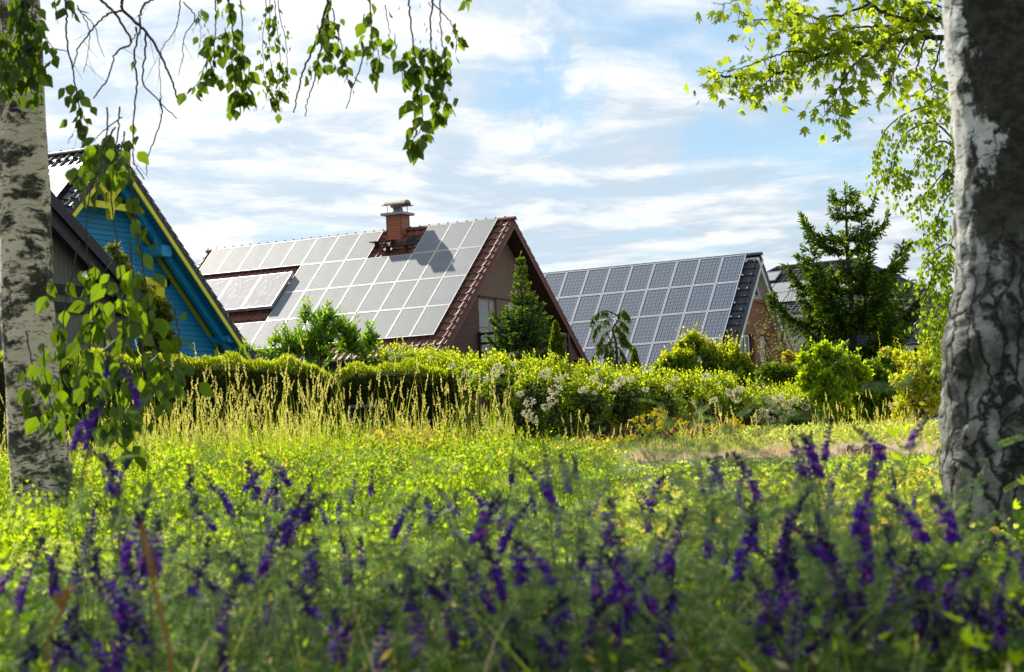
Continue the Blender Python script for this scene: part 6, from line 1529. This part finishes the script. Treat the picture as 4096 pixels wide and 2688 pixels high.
for k, (ox, oy) in enumerate([(1485, 968), (1500, 985), (1520, 960), (1535, 950), (1545, 970), (1560, 985), (1590, 1000), (1470, 1010), (1395, 1030), (1410, 1025), (1440, 1015), (1640, 985), (1690, 985), (1705, 970), (1720, 985), (1580, 975), (1660, 985), (1745, 1000), (1380, 1045)]):
    d = rnd.uniform(33, 37); t = P(ox, oy, d); g = gz(t.x, d); rt = empty('ragwort', (t.x, d, g), rnd.uniform(0, 6)); s = max(.4, (t.z - g) / .55)
    tag(rt, 'yellow-flowered ragwort stem in front of the blossoming hedge', 'wildflower', 'ragwort in front of the blossoming hedge')
    for nm, me in zip(('stem', 'flower_head'), rag[k % 3]): o = link(nm, me, rt); o.scale = (1, 1, s)
V, F = tube_arrays([[0, 0, -.03], [.01, 0, .3]], .004, 5); th_s = make_mesh('stem', V, [(F, M['weed'])]); d_ = rand_dirs(40); d_[:, 2] = abs(d_[:, 2]) + .3
V, Fs = scatter(QUADL[0], QUADL[1], np.tile([.01, 0, .30], (40, 1)), frames(unit(d_), rand_dirs(40)), .045); th_f = make_mesh('flower_head', V, [(f, M['thistle']) for f in Fs])
for ox, oy in [(1565, 1002), (1545, 1010), (1600, 1015), (1655, 1000), (1670, 1008), (1625, 998), (1440, 1030), (1760, 1010)]:
    d = rnd.uniform(33, 37); t = P(ox, oy, d); g = gz(t.x, d); rt = empty('thistle', (t.x, d, g)); tag(rt, 'small pink thistle head above the dry grass', 'wildflower', 'pink thistles in the dry grass')
    for nm, me in (('stem', th_s), ('flower_head', th_f)): o = link(nm, me, rt); o.scale = (1, 1, max(.5, (t.z - g) / .32))
# ---- two stray dry stalks close to the camera
for (pts, m, r, lab) in (([(330, 1235), (345, 1290), (355, 1350), (375, 1430), (395, 1520), (400, 1580)], 'ochre', .0042, 'tall ochre dried stalk standing blurred at the lower left'), ([(160, 1385), (140, 1430), (110, 1480)], 'ochre', .0030, 'short reddish dried stalk leaning at the far lower left')):
    q = spline([np.array(P(x, y, 3.0)) for x, y in pts], 20); g = gz(q[-1][0], 3.0); q = np.vstack([q, [q[-1][0], 3.0, g - .02]]); b = np.array([q[-1][0], 3.0, g]); V, F = tube_arrays(q - b, np.linspace(r, r * .6, len(q)), 6)
    parts = [(V, [F], M[m])]; parts.append(hang_leaves((q - b)[:9], 12, .016, .003, QUADL, M[m], droop=-1.6)); o = foliage('dry_stalk', None, parts, b); tag(o, lab, 'plant')

# ---- stone slabs at the terrace edge
def stone(ox0, ox1, oy_top, oy_bot, d, dep, label):
    a, b = P(ox0, oy_top, d), P(ox1, oy_top, d); zb = P(ox0, oy_bot, d).z; w = b.x - a.x; h = a.z - zb; nx, ny = 12, 5
    V = []; F = []
    for lay in (0, 1):
        for j in range(ny):
            for i in range(nx):
                u, v = i / (nx - 1), j / (ny - 1); e = min(u, 1 - u, .12) / .12; ev = min(v, 1 - v, .25) / .25
                x = w * u + rng.normal(0, .02); y = dep * v + rng.normal(0, .02) + (.05 * (1 - e) if v < .5 else -.05 * (1 - e)); z = (h * (.90 + .1 * min(e, ev)) + rng.normal(0, .018)) if lay else -.12
                V.append((x, y, z))
    s = nx * ny
    for j in range(ny - 1):
        for i in range(nx - 1):
            p = j * nx + i; F += [(s + p, s + p + 1, s + p + nx + 1, s + p + nx), (p, p + nx, p + nx + 1, p + 1)]
    for i in range(nx - 1): F += [(i, i + 1, s + i + 1, s + i), ((ny - 1) * nx + i + 1, (ny - 1) * nx + i, s + (ny - 1) * nx + i, s + (ny - 1) * nx + i + 1)]
    for j in range(ny - 1): F += [(j * nx + nx - 1, (j + 1) * nx + nx - 1, s + (j + 1) * nx + nx - 1, s + j * nx + nx - 1), ((j + 1) * nx, j * nx, s + j * nx, s + (j + 1) * nx)]
    o = link('stone_slab', make_mesh('stone_slab', V, [(np.array(F), M['stone'])]), None, (a.x, d, zb)); tag(o, label, 'stone')
stone(1455, 1532, 1074, 1092, 24.2, 1.0, 'brown stone slab at the left end of the terrace edge'); stone(1534, 1628, 1070, 1092, 24.0, 1.2, 'longest brown stone slab in the middle of the terrace edge'); stone(1630, 1700, 1058, 1084, 24.3, 1.0, 'raised brown stone slab right of the longest slab'); stone(1385, 1448, 1078, 1094, 24.6, .8, 'small brown stone half buried in the grass at the terrace edge'); stone(1960, 2060, 1040, 1056, 25.0, 1.0, 'pale flat stone among the vetch flowers near the right birch')
